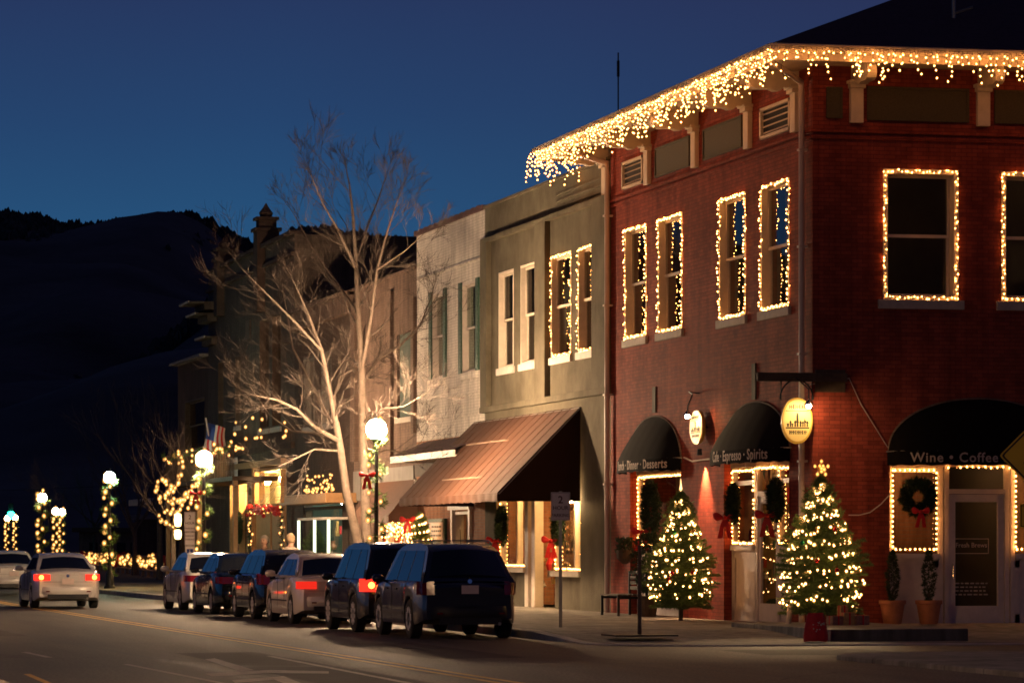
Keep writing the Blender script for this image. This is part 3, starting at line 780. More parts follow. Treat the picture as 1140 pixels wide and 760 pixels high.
mbp = MB(lambda a, b, c: (c, e0 + .06 - a, 10.631 + b)); mbp.prism(gp, e0 - .08, f1); obj('gutter', mbp, M['gutter'], B1, world=True, smooth=35)
g = MB(); g.tube([(-1.05, -.75, 10.62), (-1.0, -.72, 10.5), (-.12, .35, 10.28), (-.10, .38, 10.1), (-.10, .38, 5), (-.10, .38, .15)], .055, 10)
for z in (9, 7.2, 5.2, 3.2, 1.3): g.box(-.17, -.0, .31, .45, z, z + .04)
obj('downpipe', g, M['pipe'], B1, world=True, smooth=40)
yy = YB - .12
g = MB(); g.tube([(-1.05, yy + .4, 10.62), (-1.0, yy + .3, 10.5), (-.14, yy, 10.2), (-.12, yy, 10.0), (-.12, yy, 1.4), (-.12, yy - .02, .15)], .06, 10)
for z in (9, 7, 5, 3): g.box(-.2, -.0, yy - .07, yy + .07, z, z + .04)
obj('downpipe', g, M['pipe'], B1, world=True, smooth=40)
vx, vy = 4.6, 2.2; vz = rz + (min(vx, vy) + EV) * sl
g = MB(); g.tube([(3.15, 1.1, vz - .7), (3.15, 1.1, vz + .15)], .04, 8); g.tube([(3.15, 1.1, rz + 2.2 * sl + .08), (3.5, 1.0, rz + 2.2 * sl + .2)], .03, 6); obj('roof_vent', g, M['steel'], B1, world=True)
for i, (a, b_) in enumerate(wins):
    window(B1, L, a, b_, ZW0, ZW1, .09, cw=.055)
    bl = MB(L); lo_ = (6.3, 7.4, 6.9, 6.3)[i]
    for k in range(int((8.5 - lo_) / .05)): bl.box(a + .1, b_ - .1, lo_ + k * .05, lo_ + k * .05 + .04, -.46, -.45)
    obj('window_blind', bl, M['stone'], B1, world=True)
for a, b_ in fw[:2]:
    window(B1, F, a, b_, 6.23, 8.67, .20, cw=.09)
    bl = MB(F); bl.tube([F(a - .2, 8.05, -.9), F(b_ + .2, 8.05, -.9)], .03, 6); obj('reflected_line_rod', bl, M['wood'], B1, world=True)  # bar shaped to stand in for an orange line reflected in the pane
for q in ((2.6, 2.2), (5.0, 3.0)):
    g = MB(); g.ball((q[0], q[1], 9.9), .12, 10); obj('upstairs_fill_lamp', g, emit('upstairs_fill_lamp', (1, .5, .22), 14), B1, world=True, smooth=60)  # unseen lamps added to brighten the bar and the upper rooms
ordn = ['nearest the corner downpipe', 'second from the corner downpipe', 'second from the grey building', 'next to the grey building']
for (a, b_), nm in zip(wins[::-1], ordn):
    frame_string('warm bulbs framing the upper street-side window of the brick building, ' + nm, L, a + .02, b_ - .03, ZW0 + .04, ZW1 - .04, .03, step=.068, r=.0175, jit=.03, group='bulbs framing the upper windows of the brick building')
for (a, b_), nm in zip(fw[:2], ('framing the wide upper window on the dark side-street wall', 'framing the upper window cut off by the right edge of the photo')):
    frame_string('warm bulbs ' + nm, F, a + .03, b_ - .04, 6.27, 8.63, .03, step=.072, r=.0165, jit=.028)
# icicle lights
def icicles(label, A, B, step, fn_n, drop, r=.019, back=.10):
    A, B = Vector(A), Vector(B); n = int((B - A).length / step); pts, wires = [], [[A, B]]
    for k in range(n):
        t = (k + rnd.random() * .6) / n; p = A.lerp(B, t); q = p.copy(); w = [p.copy()]
        for j in range(fn_n(t)):
            q = q + Vector((rnd.uniform(-.075, .075), rnd.uniform(-.06, .06), -drop * rnd.uniform(.7, 1.3))); w.append(q.copy()); pts.append(q.copy())
        wires.append(w)
    return string('icicle_lights', label, pts, wires, r, M['bulb'], cat='string lights')
gx = e0 - .10
icicles('dense warm icicle lights hanging along the long street-side gutter of the brick building', (gx, e0 - .1, 10.73), (gx, e1 + .1, 10.73), .12, lambda t: rnd.choice((3, 5, 6, 6, 7)) if rnd.random() < .9 else 3, .10, .020)
icicles('sparser warm icicle lights hanging along the side-street gutter', (e0 - .1, gx, 10.73), (6.0, gx, 10.73), .085, lambda t: rnd.choice((1, 2, 3, 4, 5, 5)), .11, .020)
icicles('short icicle light strand wrapping the far end of the brick building gutter', (gx, e1 + .05, 10.73), (e0 + 1.6, e1 + .05, 10.73), .13, lambda t: rnd.choice((4, 5, 7)), .10, .020)

# ground floor interiors of the corner building
r = MB(); r.box(.33, 4.5, .33, YB - .21, .12, .14); obj('shop_floor', r, M['wood_dark'], B1, world=True)
r = MB(); r.box(4.5, 4.6, .33, YB - .21, .14, 4.6); r.box(.33, 4.5, 7.2, 7.3, .14, 4.6); r.box(4.6, 11.9, 5.0, 5.1, .14, 4.6); obj('shop_wall', r, M['warmroom'], B1, world=True)
r = MB(); r.box(.33, 11.9, .33, YB - .21, 3.7, 3.75); obj('shop_ceiling', r, M['warmroom'], B1, world=True)
for x, y in ((2.2, 10.5), (1.8, 4.6), (3.2, 2.4), (6.5, 3.2)):
    g = MB(); g.tube([(x, y, 3.7), (x, y, 3.6)], .008, 5); p = obj('pendant_lamp', g, M['iron'], B1, world=True)
    g = MB(); g.ball((x, y, 3.48), .13, 12); obj('lamp_bulb', g, M['inside_lamp'], p, world=True, smooth=60)
def clutter(B, x0, x1, y0, y1, z0, z1, n, seed, name='display_shelf'):
    R3 = random.Random(seed)
    for mm in ('wood', 'gift', 'redcloth', 'oval', 'brick_white', 'shutter', 'gift2', 'wood_dark'):
        b = MB()
        for _ in range(n):
            w, h = R3.uniform(.06, .34), R3.uniform(.08, .5); x, y, z = R3.uniform(x0, x1), R3.uniform(y0, y1), R3.uniform(z0, z1)
            if R3.random() < .5: b.box(x - .03, x + .03, y, y + w, z, z + h)
            else: b.lathe([(w * .3, z), (w * .4, z + h * .3), (w * .2, z + h * .7), (w * .25, z + h)], (x, y, 0), 8)
        obj(name, b, M[mm], B, world=True)
clutter(B1, .9, 1.3, .6, 6.8, .9, 2.9, 9, 1); clutter(B1, .8, 3.8, 6.6, 7.0, .6, 3.2, 12, 2); clutter(B1, .8, 1.6, 8.2, 13.5, .9, 2.9, 9, 3); clutter(B1, .6, 9, 4.2, 4.8, .5, 3.2, 22, 4)
for x in (2.9, 4.4): obj('inner_partition', MB().box(x, x + .06, 1.4, 4.9, .14, 3.7), M['dark' if x > 4 else 'brick_orange'], B1, world=True)
# opening A: show window
def showfront(mp, u0, u1, panels, zp, ztop=ZO, rec=.16, m=None, gl=None):
    """panels: list of (u0, u1, kind) kind w = window over panelled bulkhead, d = door"""
    m = m or M['white']
    b = MB(mp); b.box(u0, u1, ztop - .10, ztop - .002, -rec - .12, -rec + .02)
    fr = obj('shopfront', b, m, B1 if mp in (L, F) else None, world=True)
    for a, c, k, zt in panels:
        w = MB(mp); t = .085
        zb = zp if k == 'w' else .17
        w.box(a, a + t, .152, ztop - .10, -rec - .10, -rec); w.box(c - t, c, .152, ztop - .10, -rec - .10, -rec)
        w.box(a + t, c - t, zt, zt + .09, -rec - .10, -rec - .004)
        if k == 'w':
            w.box(a + t, c - t, zb - .10, zb, -rec - .12, -rec + .06); w.box(a + t, c - t, .152, zb - .10, -rec - .09, -rec - .03)
            for q in ((a + t + .0, a + t + .10, .2, zb - .12), (c - t - .10, c - t, .2, zb - .12), (a + t, c - t, zb - .26, zb - .13), (a + t, c - t, .153, .36)): w.box(*q, -rec - .04, -rec - .006)
        o = obj('show_window' if k == 'w' else 'door_surround', w, m, B1, world=True)
        g = MB(mp)
        if k == 'w': g.box(a + t, c - t, zb, zt, -rec - .06, -rec - .052)
        if zt + .12 < ztop - .1: g.box(a + t, c - t, zt + .09, ztop - .10, -rec - .06, -rec - .052)
        if g.v: obj('pane', g, gl or M['glass_shop'], o, world=True)
        if k == 'd':
            d = MB(mp); A, C, zd = a + t + .005, c - t - .005, zt - .01; s_ = .13; rr = -rec - .03
            d.box(A, A + s_, .17, zd, rr - .05, rr); d.box(C - s_, C, .17, zd, rr - .05, rr); d.box(A + s_, C - s_, zd - .14, zd, rr - .05, rr - .002); d.box(A + s_, C - s_, .17, .52, rr - .05, rr - .002)
            dd = obj('door', d, m, B1, world=True, bevel=.004)
            g = MB(mp); g.box(A + s_, C - s_, .52, zd - .14, rr - .03, rr - .022); obj('pane', g, gl or M['glass_shop'], dd, world=True)
            g = MB(); g.tube([mp(A + .07, 1.05, rr + .0), mp(A + .07, 1.05, rr + .06), mp(A + .07, 1.3, rr + .06), mp(A + .07, 1.3, rr)], .012, 6); obj('handle', g, M['chrome'], dd, world=True)
    return fr
a0, a1 = openA
showfront(L, a0, a1, [(a0 + .01, a1 - .01, 'w', 3.12)], 1.62)
b0, b1 = openB
yb = lambda p: onx(p)[0]
showfront(L, b0, b1, [(yb(832.5), b1 - .01, 'w', 2.85), (yb(857), yb(833), 'd', 2.62), (b0 + .01, yb(857.5), 'w', 2.85)], 1.66)
xc = lambda p: ony(p)[0]
showfront(F, c0, c1, [(c0 + .01, xc(1053), 'w', 3.02), (xc(1055), xc(1127), 'd', 2.62), (xc(1128.5), c1 - .01, 'w', 3.02)], 1.50, ztop=3.22)
# awnings
awA, railA = arch_awning(B1, L, a0 - .08, a1 + .1, 3.38, 4.42, 3.48, .52, 'Lunch \u00b7 Dinner \u00b7 Desserts', True, .275, sh=.42)
awB, railB = arch_awning(B1, L, b0 - .12, b1 + .1, 3.40, 4.45, 3.50, .55, 'Cafe \u00b7 Espresso \u00b7 Spirits', True, .29, sh=.42)
awC, railC = arch_awning(B1, F, c0 - .03, c1 + .03, 3.38, 4.40, 3.40, .75, 'Wine \u2022 Coffee & Tea', False, .25, sh=-.35)
for px, zz in ((729.5, (4.5, 5.05)), (840.5, (4.5, 5.2))):
    y = onx(px)[0]; obj('wall_strip', MB(L).box(y - .12, y + .12, zz[0], zz[1], .001, .035), M['wood_dark'], B1, world=True)
obj('junction_box', MB(F).box(xc(958), xc(982), 2.9, 3.22, .001, .03), M['brick_red'], B1, world=True)
# lights round the shopfront glass
gA = 'bulbs framing the cafe windows'
frame_string('bulbs round the show window under the awning lettered Desserts', L, a0 + .12, a1 - .12, 1.66, 3.14, -.14, step=.09, r=.022, group=gA, jit=.01)
frame_string('bulbs round the narrow window left of the cafe side door', L, yb(832.5) + .1, b1 - .1, 1.70, 3.14, -.14, step=.09, r=.022, group=gA, jit=.01)
frame_string('bulbs round the narrow window between cafe side door and corner downpipe', L, b0 + .1, yb(857.5) - .1, 1.70, 3.14, -.14, step=.09, r=.022, group=gA, jit=.01)
string('string_lights', 'rope of bulbs along the transom over the cafe side door', along([L(yb(857), 3.16, -.12), L(yb(833), 3.16, -.12)], .07, .01), [[L(yb(857), 3.16, -.12), L(yb(833), 3.16, -.12)]], .022, M['bulb_win'])
frame_string('evenly spaced bulbs round the wreathed window under the Wine and Coffee awning', F, c0 + .10, xc(1053) - .14, 1.58, 3.06, -.12, step=.095, r=.024, group=gA, jit=.004)
frame_string('bulbs round the window behind the yellow street sign', F, xc(1130) + .06, c1 - .15, 1.58, 3.06, -.12, step=.095, r=.024, group=gA, jit=.004)
string('string_lights', 'bulbs along the transom above the glazed white front door', along([F(xc(1055), 3.12, -.10), F(xc(1127), 3.12, -.10)], .12, .01), [[F(xc(1055), 3.12, -.10), F(xc(1127), 3.12, -.10)]], .02, M['bulb_win'])
# door sign: thin frame and script on the glass
A_, C_2 = xc(1066), xc(1105); rd = -.16 - .03 - .018
s = MB(F)
za, zb = ony(1080, 599)[1], ony(1080, 616)[1]
for q in ((A_, C_2, zb, zb + .012), (A_, C_2, za - .012, za), (A_, A_ + .012, zb, za), (C_2 - .012, C_2, zb, za)): s.box(*q, rd, rd + .004)
so = obj('window_decal', s, M['letter'], B1, world=True)
obj('lettering', text_mb('Fresh Brews', .125, lambda x, y, t: F((A_ + C_2) / 2 + x, zb + .12 + y, rd + .002 + t), .002), M['letter'], so, world=True)
s = MB(F)
for k in range(4):
    z = .72 + k * .07
    u = A_ + .02
    while u < C_2 - .05:
        w = rnd.uniform(.03, .10); s.box(u, u + w, z, z + .025, rd, rd + .003); u += w + .03
obj('window_decal', s, M['stone'], B1, world=True)
# things seen through the door and transoms
s = MB(); bx = xc(1076); s.box(bx - .07, bx + .07, .9, .93, 1.0, 2.6)
hb = tag(obj('hanging_banner', s, M['gift2']), 'long pale banner hanging inside the glazed white front door', 'banner')
# gift shelf / pictures behind the front windows
for px0, px1, y0, y1, m_, lb in ((1000, 1046, 2.2, 1.5, 'brick_orange', 'x'),):
    pass

# ------------------------------------------------------------------ grey-green building
YC = onx(540)[0]
B2 = thing('stucco_building', 'two storey grey-green stucco building with a big bronze awning', 'building', (0, (YB + YC) / 2, 0))
w2 = [(onx(b)[0], onx(a)[0]) for a, b in ((555.5, 572), (580, 598), (614, 636), (644, 664.5))]
st = (onx(646)[0], onx(553)[0])
hol = [(a, b_, 6.12, 8.55) for a, b_ in w2] + [(st[0], st[1], .151, 3.0)]
shell(B2, YB + .001, YC, 12, 10.3, M['stucco'], hol, floors=(4.6,), inner=M['grey_paint'])
b = MB(L)
for a, c in ((YB + .02, onx(664.8)[0] - .0), (onx(613)[0] + .05, onx(601)[0]), (onx(547)[0], YC - .02)): b.box(a, c, 5.2, 9.4, .001, .14)
b.box(YB + .02, YC - .02, 9.4, 9.52, .001, .14); b.box(YB + .02, YC - .02, 5.05, 5.2, .001, .16)
b.box(YB + .001, YC, 10.3, 10.38, -.34, .06)
for k in range(3): b.box(YB + .6, onx(620)[0], 9.62 + k * .16, 9.68 + k * .16, .001, .03)
obj('pilasters', b, M['stucco'], B2, world=True, bevel=.01)
for i, (a, b_) in enumerate(w2):
    window(B2, L, a, b_, 6.12, 8.55, .08, cw=.055, sm=M['white'])
    bl = MB(L); lo_ = (7.3, 6.6, 8.1, 7.9)[i]; bl.box(a + .1, b_ - .1, lo_, 8.4, -.46, -.45); obj('window_blind', bl, M['grey_paint'], B2, world=True)
frame_string('bulbs framing the lit grey-building window nearer the brick building', L, w2[3][0] + .03, w2[3][1] - .03, 6.15, 8.5, .03, .08, .0175, jit=.03)
frame_string('bulbs framing the lit grey-building window nearer the street tree', L, w2[2][0] + .03, w2[2][1] - .03, 6.15, 8.5, .03, .08, .0175, jit=.03)
g = MB(); g.tube([(2.5, YC - 4, 10), (2.5, YC - 4, 13.9)], .018, 6); g.tube([(2.5, YC - 4, 13.3), (2.5, YC - 4, 13.7)], .035, 6)
tag(obj('antenna_mast', g, M['iron']), 'thin dark antenna mast on the roof of the grey building', 'antenna')
# bronze awning: wedge
ya0, ya1 = onx(647.5)[0], YC + 1.2; zt_, zf = 4.86, 2.86; dp = 2.0
b = MB(L); n = 30
top = [(ya0 + (ya1 - ya0) * k / n, zt_, .03) for k in range(n + 1)]; fr_ = [(ya0 + (ya1 - ya0) * k / n, zf, dp) for k in range(n + 1)]
b.grid([[(A[0] , A[1] + (B[1] - A[1]) * t, A[2] + (B[2] - A[2]) * t + (.02 + .004 * math.sin(k * 1.3)) * math.sin(math.pi * t)) for k, (A, B) in enumerate(zip(top, fr_))] for t in [j / 6 for j in range(7)]])
aw = obj('awning', b, M['bronze'], B2, world=True, smooth=30)
b = MB(L)
nn = 120
b.grid([[(ya0 + (ya1 - ya0) * k / nn, zf + .003, dp + .004) for k in range(nn + 1)], [(ya0 + (ya1 - ya0) * k / nn, zf - .19 + .012 * math.sin(k * .9), dp + .01 + .025 * math.sin(k * .75)) for k in range(nn + 1)]])
obj('valance', b, M['bronze'], aw, world=True, smooth=60)
sm_ = MB()
for k in range(1, 14):
    y = ya0 + (ya1 - ya0) * k / 14; sm_.tube([L(y, zt_ + (zf - zt_) * t + .014 + .016 * math.sin(math.pi * t), .03 + (dp - .03) * t + .022 * math.sin(math.pi * t)) for t in (0, .25, .5, .75, 1)], .006, 4)
obj('seam', sm_, M['bronze'], aw, world=True)
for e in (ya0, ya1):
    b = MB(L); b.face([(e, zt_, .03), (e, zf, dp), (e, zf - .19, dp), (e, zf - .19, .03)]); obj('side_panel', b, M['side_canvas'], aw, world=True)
b = MB(); rr_ = [(ya0 + .02, ya1 - .02)]
for dq, zq in ((dp - .03, zf - .01), (.05, zt_ - .04)): b.tube([L(ya0, zq, dq), L(ya1, zq, dq)], .02, 6)
for k in range(8):
    y = ya0 + (ya1 - ya0) * k / 7; b.tube([L(y, zt_ - .05, .05), L(y, zf - .02, dp - .04)], .015, 5)
obj('awning_frame', b, M['steel'], aw, world=True)
def on_slope(t, off): return (zt_ + (zf - zt_) * t + off * .68, .03 + (dp - .03) * t + off * .72)
b = MB(L)
for t, p0, p1 in ((.34, .20, .62), (.80, .32, .72)):
    z, d = on_slope(t, .045); b.box(ya0 + (ya1 - ya0) * (1 - p1), ya0 + (ya1 - ya0) * (1 - p0), z - .02, z + .012, d, d + .012)
obj('awning_stripe', b, M['faded'], aw, world=True)
# ground floor of the grey building
pier = [(YB + .001, st[0]), ]
r = MB(); r.box(.32, 6, YB + .25, YC - .22, .12, .15); obj('shop_floor', r, M['wood'], B2, world=True)
r = MB(); r.box(1.5, 1.7, YB + .25, YC - .22, .15, 3.6); r.box(.32, 1.5, st[1] + .02, st[1] + .2, .15, 3.6); obj('brick_inner_wall', r, M['brick_orange'], B2, world=True)
r = MB(); r.box(.32, 2.6, YB + .25, YC - .22, 3.4, 3.45); obj('shop_ceiling', r, M['paleroom'], B2, world=True)
for y in (YB + 2.4, YB + 5.2, YB + 8.4):
    g = MB(); g.tube([(.8, y, 3.4), (.8, y, 3.3)], .008, 5); p = obj('pendant_lamp', g, M['iron'], B2, world=True)
    g = MB(); g.ball((.8, y, 3.2), .14, 12); obj('lamp_bulb', g, emit('shop_lamp', (1, .56, .2), 420), p, world=True, smooth=60)
yq = lambda p: onx(p)[0]
def store2(u0, u1, splits, zs_, name='show_window', par=None, mt=None, bm_=None):
    par = par or B2; mt = mt or M['cream']
    b = MB(L)
    for u in splits: b.box(u - .07, u + .07, zs_, 2.95, -.22, -.08)
    b.box(u0, u1, 2.9, 2.999, -.22, -.07); b.box(u0, u1, zs_ - .13, zs_, -.25, .04); w = obj(name, b, mt, par, world=True)
    g = MB(L); g.box(u0, u1, zs_, 2.9, -.16, -.152); obj('pane', g, M['glass_shop'], w, world=True)
    g = MB(L); g.box(u0, u1, .152, zs_ - .13, -.20, -.10); obj('bulkhead', g, bm_ or M['stucco'], w, world=True)
store2(yq(584), st[1] - .005, [st[1] - .09, yq(572), yq(584) + .08], 1.12)
store2(st[0] + .005, yq(613.5), [st[0] + .09, yq(636), yq(614) - .08], 1.05)
b = MB(L)
for u in (yq(592.5), yq(585)): b.box(u - .18, u + .18, .152, 2.999, -.24, -.02)
obj('column', b, M['cream'], B2, world=True)
clutter(B2, .5, 1.2, YB + 1.5, YC - 2.2, .5, 1.7, 5, 6)
b = MB(L); u0, u1 = yq(613), yq(593.5)
b.box(u0, u0 + .14, .17, 2.6, -.75, -.68); b.box(u1 - .14, u1, .17, 2.6, -.75, -.68); b.box(u0, u1, 2.5, 2.62, -.75, -.68); b.box(u0, u1, .17, .9, -.75, -.69)
d = obj('door', b, M['wood'], B2, world=True); g = MB(L); g.box(u0 + .14, u1 - .14, .9, 2.5, -.72, -.712); obj('pane', g, M['glass_shop'], d, world=True)
frame_string('bulbs round the corner-shop window right of its door', L, st[0] + .12, yq(614) - .1, 1.10, 2.86, -.06, .10, .024, sides='rb', jit=.006)
frame_string('bulbs round the corner-shop window left of its door', L, yq(584) + .1, st[1] - .12, 1.16, 2.86, -.06, .10, .024, sides='rb', jit=.006)
frame_string('bulbs down the pier side of the corner-shop window', L, st[0] + .10, st[0] + .2, 1.4, 2.7, -.04, .12, .024, sides='l', jit=.006)
g = MB(); g.ball(L(yq(640), 2.72, .1), .075, 12); tag(obj('porch_lamp', g, M['sign_lamp'], smooth=60), 'small bright lamp glowing beneath the near end of the bronze awning', 'lamp')
g = MB(L)
for (a, c, h) in ((yq(604), yq(599), 2.1), (yq(609), yq(606), 1.4)): g.lathe([(.25, .15), (.22, .8), (.12, h * .8), (.16, h * .86), (.02, h)], (0, 0, 0), 10) if 0 else None
for y, lb in ((yq(562), 'evergreen wreath with red bow in the corner-shop window behind the dark car'), (yq(625), 'evergreen wreath with red bow behind the parking sign')):
    wreath(lb, (-.02, y, 2.15), .36, 'x', group='wreaths in the corner-shop windows', tube=.17)

# ------------------------------------------------------------------ white building
YD = onx(464)[0]
B3 = thing('white_brick_building', 'white painted brick building with dark green shutters and a shingled canopy', 'building', (0, (YC + YD) / 2, 0))
w3 = [(onx(b)[0], onx(a)[0]) for a, b in ((512, 534), (479, 497.5))]
w3 = [(a + .34, b_ - .34) for a, b_ in w3]
sb = (onx(526)[0], onx(504.5)[0])
hol = [(a, b_, 6.2, 8.55) for a, b_ in w3] + [(sb[0] + .25, sb[1] - .25, 1.0, 2.55)]
zsplit = 4.55
obj('wall', MB(L).wall(YC + .001, YD, zsplit, 10.3, -.3, 0, hol[:2]), M['brick_white'], B3, world=True)
obj('brick_base', MB(L).wall(YC + .001, YD, -.02, zsplit - .001, -.3, .0, hol[2:]), M['brick_orange'], B3, world=True)
s = MB(); s.box(.3, 12, YC + .02, YC + .2, 0, 10.2); s.box(.3, 12, YD - .2, YD, 0, 10.2); s.box(.3, 12, YC + .2, YD - .2, 9.6, 9.8); s.box(.3, 12, YC + .2, YD - .2, 4.5, 4.7); obj('party_wall', s, M['brick_white'], B3, world=True)
b = MB(L)
n = 26
for k in range(n):
    y = YC + (YD - YC) * k / n; b.box(y + .01, y + (YD - YC) / n - .01, 10.30, 10.42 + .02 * (k % 2), -.34, .09)
obj('coping', b, M['roof'], B3, world=True)
b = MB(L)
for z in (9.05, 5.6): b.box(YC + .3, YD - .3, z, z + .07, .001, .05)
for a, b_ in w3:
    b.box(a - .6, b_ + .6, 5.05, 5.12, .001, .05); b.box(a - .6, b_ + .6, 5.12, 5.95, .001, .025)
obj('string_course', b, M['brick_white'], B3, world=True, bevel=.01)
for a, b_ in w3:
    w = window(B3, L, a, b_, 6.2, 8.55, .06, fm=M['white'], sm=M['brick_white'], cw=.05)
    obj('curtain', MB(L).box(a + .1, b_ - .1, 6.3, 8.4, -.46, -.45), M['curtain_lit_green'] if b_ < YC + 4 else M['grey_paint'], B3, world=True)
    for q0, q1 in ((a - .36, a - .01), (b_ + .01, b_ + .36)):
        s = MB(L); s.box(q0, q1, 6.2, 8.6, .002, .05)
        for k in range(22): s.box(q0 + .05, q1 - .05, 6.28 + k * .103, 6.33 + k * .103, .05, .062)
        obj('shutter', s, M['shutter'], w, world=True)
window(B3, L, sb[0] + .25, sb[1] - .25, 1.0, 2.55, .12, fm=M['white'], sash=False, gl=M['glass_shop'], sm=M['white'])
s = MB(L); s.box(sb[0], sb[0] + .22, .9, 2.6, .002, .08); s.box(sb[1] - .22, sb[1], .9, 2.6, .002, .08); s.box(sb[0] - .1, sb[1] + .1, 2.6, 2.72, .0, .14); obj('window_surround', s, M['white'], B3, world=True)
s = MB(); s.box(.9, .95, YC + .3, YD - .3, .1, 4.4); obj('inner_wall', s, M['paleroom'], B3, world=True)
g = MB(); g.ball((.6, sb[0] + 1, 3.2), .1, 10); obj('inside_lamp', g, M['inside_lamp'], B3, world=True)
# canopy
cy0, cy1 = onx(527, 490, -.5)[0], onx(440, 490, -.9)[0]
b = MB(L); b.prism([(cy0, 0), (cy1, 0), (cy1, .01), (cy0, .01)], 0, 1) if 0 else None
rows = []
for j in range(7):
    t = j / 6; rows.append([(cy0 + (cy1 - cy0) * k / 24, 4.52 - .42 * t + .01 * ((k + j) % 2), .02 + 1.0 * t) for k in range(25)])
b.grid(rows); cn = obj('canopy', b, M['roof'], B3, world=True)
b = MB(L); b.box(cy0 - .02, cy1 + .02, 3.92, 4.09, .98, 1.04); b.box(cy0, cy1, 3.93, 3.97, 0.01, .98); obj('fascia', b, M['white'], cn, world=True)
b = MB(L); b.box(cy0 + .0, cy1, 3.55, 3.9, .003, .35); obj('beam', b, M['wood_dark'], cn, world=True)
g = MB(); g.tube([(-.08, onx(465.5)[0], 3.5), (-.08, onx(465.5)[0], .2)], .04, 6); obj('downpipe', g, M['white'], B3, world=True)
# green-framed notice board
y0_, y1_ = onx(498)[0], onx(480)[0]
t = thing('notice_board', 'green framed notice board on the brick wall below the bronze awning', 'sign', (-.02, (y0_ + y1_) / 2, 2.0))
b = MB(L); b.box(y0_, y1_, 1.35, 2.38, .005, .09); obj('frame', b, M['shutter'], t, world=True, bevel=.02)
b = MB(L); b.box(y0_ + .15, y1_ - .15, 1.45, 2.28, .09, .10); pn = obj('board', b, M['signwhite'], t, world=True)
b = MB(L)
b.box(y0_ + .35, y1_ - .35, 1.6, 1.8, .10, .11)
for k in range(3):
    u = y0_ + .35
    while u < y1_ - .5:
        w = rnd.uniform(.1, .3); b.box(u, min(u + w, y1_ - .3), 1.9 + k * .12, 1.95 + k * .12, .10, .106); u += w + .08
obj('lettering', b, M['tin'], pn, world=True)
# ------------------------------------------------------------------ pale brick building with the red-lit shop
def simple(name, label, y0, y1, zt, m, holes, fl=3.9):
    B = thing(name, label, 'building', (0, (y0 + y1) / 2, 0)); shell(B, y0 + .001, y1, 12, zt, m, holes, floors=(fl,), inner=m); return B
def lit_room(B, y0, y1, m, lamp, depth=1.7, zc=3.4, es=None):
    r = MB(); r.box(depth, depth + .1, y0, y1, .15, zc); r.box(.32, depth, y0, y0 + .08, .15, zc); r.box(.32, depth, y1 - .08, y1, .15, zc); r.box(.32, depth, y0, y1, zc, zc + .05)
    obj('shop_wall', r, m, B, world=True)
    for y in lamp:
        g = MB(); g.tube([(.9, y, zc), (.9, y, zc - .15)], .01, 5); p = obj('pendant_lamp', g, M['iron'], B, world=True)
        g = MB(); g.ball((.9, y, zc - .3), .15, 10); obj('lamp_bulb', g, es or M['inside_lamp'], p, world=True, smooth=60)
def store(B, u0, u1, splits, z0, z1, mt, bulk, rec=.1):
    b = MB(L)
    for u in [u0 + .07, u1 - .07] + splits: b.box(u - .07, u + .07, z0, z1, -rec - .12, -rec + .05)
    b.box(u0, u1, z1 - .1, z1 - .002, -rec - .13, -rec + .06); b.box(u0, u1, z0 - .1, z0, -rec - .14, .02); w = obj('show_window', b, mt, B, world=True)
    g = MB(L); g.box(u0, u1, z0, z1 - .1, -rec - .06, -rec - .05); obj('pane', g, M['glass_shop'], w, world=True)
    if z0 > .3: g = MB(L); g.box(u0 + .002, u1 - .002, .152, z0 - .1, -rec - .1, -rec); obj('bulkhead', g, bulk, w, world=True)
    return w
YE4 = onx(394)[0]
s4 = (onx(462)[0], onx(416)[0])
w4 = (onx(462)[0], onx(442)[0])
B4 = simple('pale_brick_building', 'lower pale brick building with a green boarded window and a red-lit shop', YD, YE4, 9.4, M['brick_pink'], [(w4[0], w4[1], 5.3, 7.7), (s4[0], s4[1], .151, 2.75)])
b = MB(L); b.box(w4[0], w4[1], 5.3, 7.7, -.15, -.08); bo = obj('boarded_window', b, M['teal'], B4, world=True)
b = MB(L); b.box(w4[0] - .1, w4[1] + .1, 5.15, 5.299, -.02, .06); obj('sill', b, M['stone'], bo, world=True)
b = MB(L); b.box(YD + .01, YE4, 9.4, 9.48, -.34, .06); b.box(YD + .01, YD + .4, 4.8, 8.6, .001, .1); b.box(YE4 - .7, YE4 - .02, 4.2, 9.0, .001, .12); b.box(w4[1] + .5, w4[1] + 1.1, 4.2, 9.0, .001, .1); obj('pilasters', b, M['brick_pink'], B4, world=True)
b = MB(L); b.box(YD + .2, YE4 - .2, 3.0, 3.9, .002, .06); obj('sign_band', b, M['grey_paint'], B4, world=True)
lit_room(B4, s4[0] - .1, s4[1] + .1, M['redroom'], (s4[0] + 2, s4[1] - 2), es=emit('red_shop_lamp', (1, .6, .3), 420))
store(B4, s4[0], s4[1], [onx(448)[0], onx(430)[0]], .8, 2.75, M['white'], M['grey_paint'])
yw0, yw1 = onx(466.5, 550, 0)[0], onx(424, 550, 0)[0]
b = MB(L); b.grid([[(yw0 + (yw1 - yw0) * k / 12, 3.5 - 1.0 * t, .07 + .8 * t) for k in range(13)] for t in (0, .5, 1)])
aw3 = obj('awning', b, M['brownaw'], B4, world=True)
b = MB(L); b.face([(yw0, 3.5, .03), (yw0, 2.5, .87), (yw0, 2.3, .87), (yw0, 2.3, .03)]); b.grid([[(yw0 + (yw1 - yw0) * k / 40, z, .874 + .02 * math.sin(k)) for k in range(41)] for z in (2.5, 2.28)]); obj('valance', b, M['brownaw'], aw3, world=True)
pts = [L(rnd.uniform(s4[0] + .2, s4[1] - 1), rnd.uniform(1.9, 2.65) - .3 * rnd.random() ** 3, -.03 - .05 * rnd.random()) for _ in range(130)]
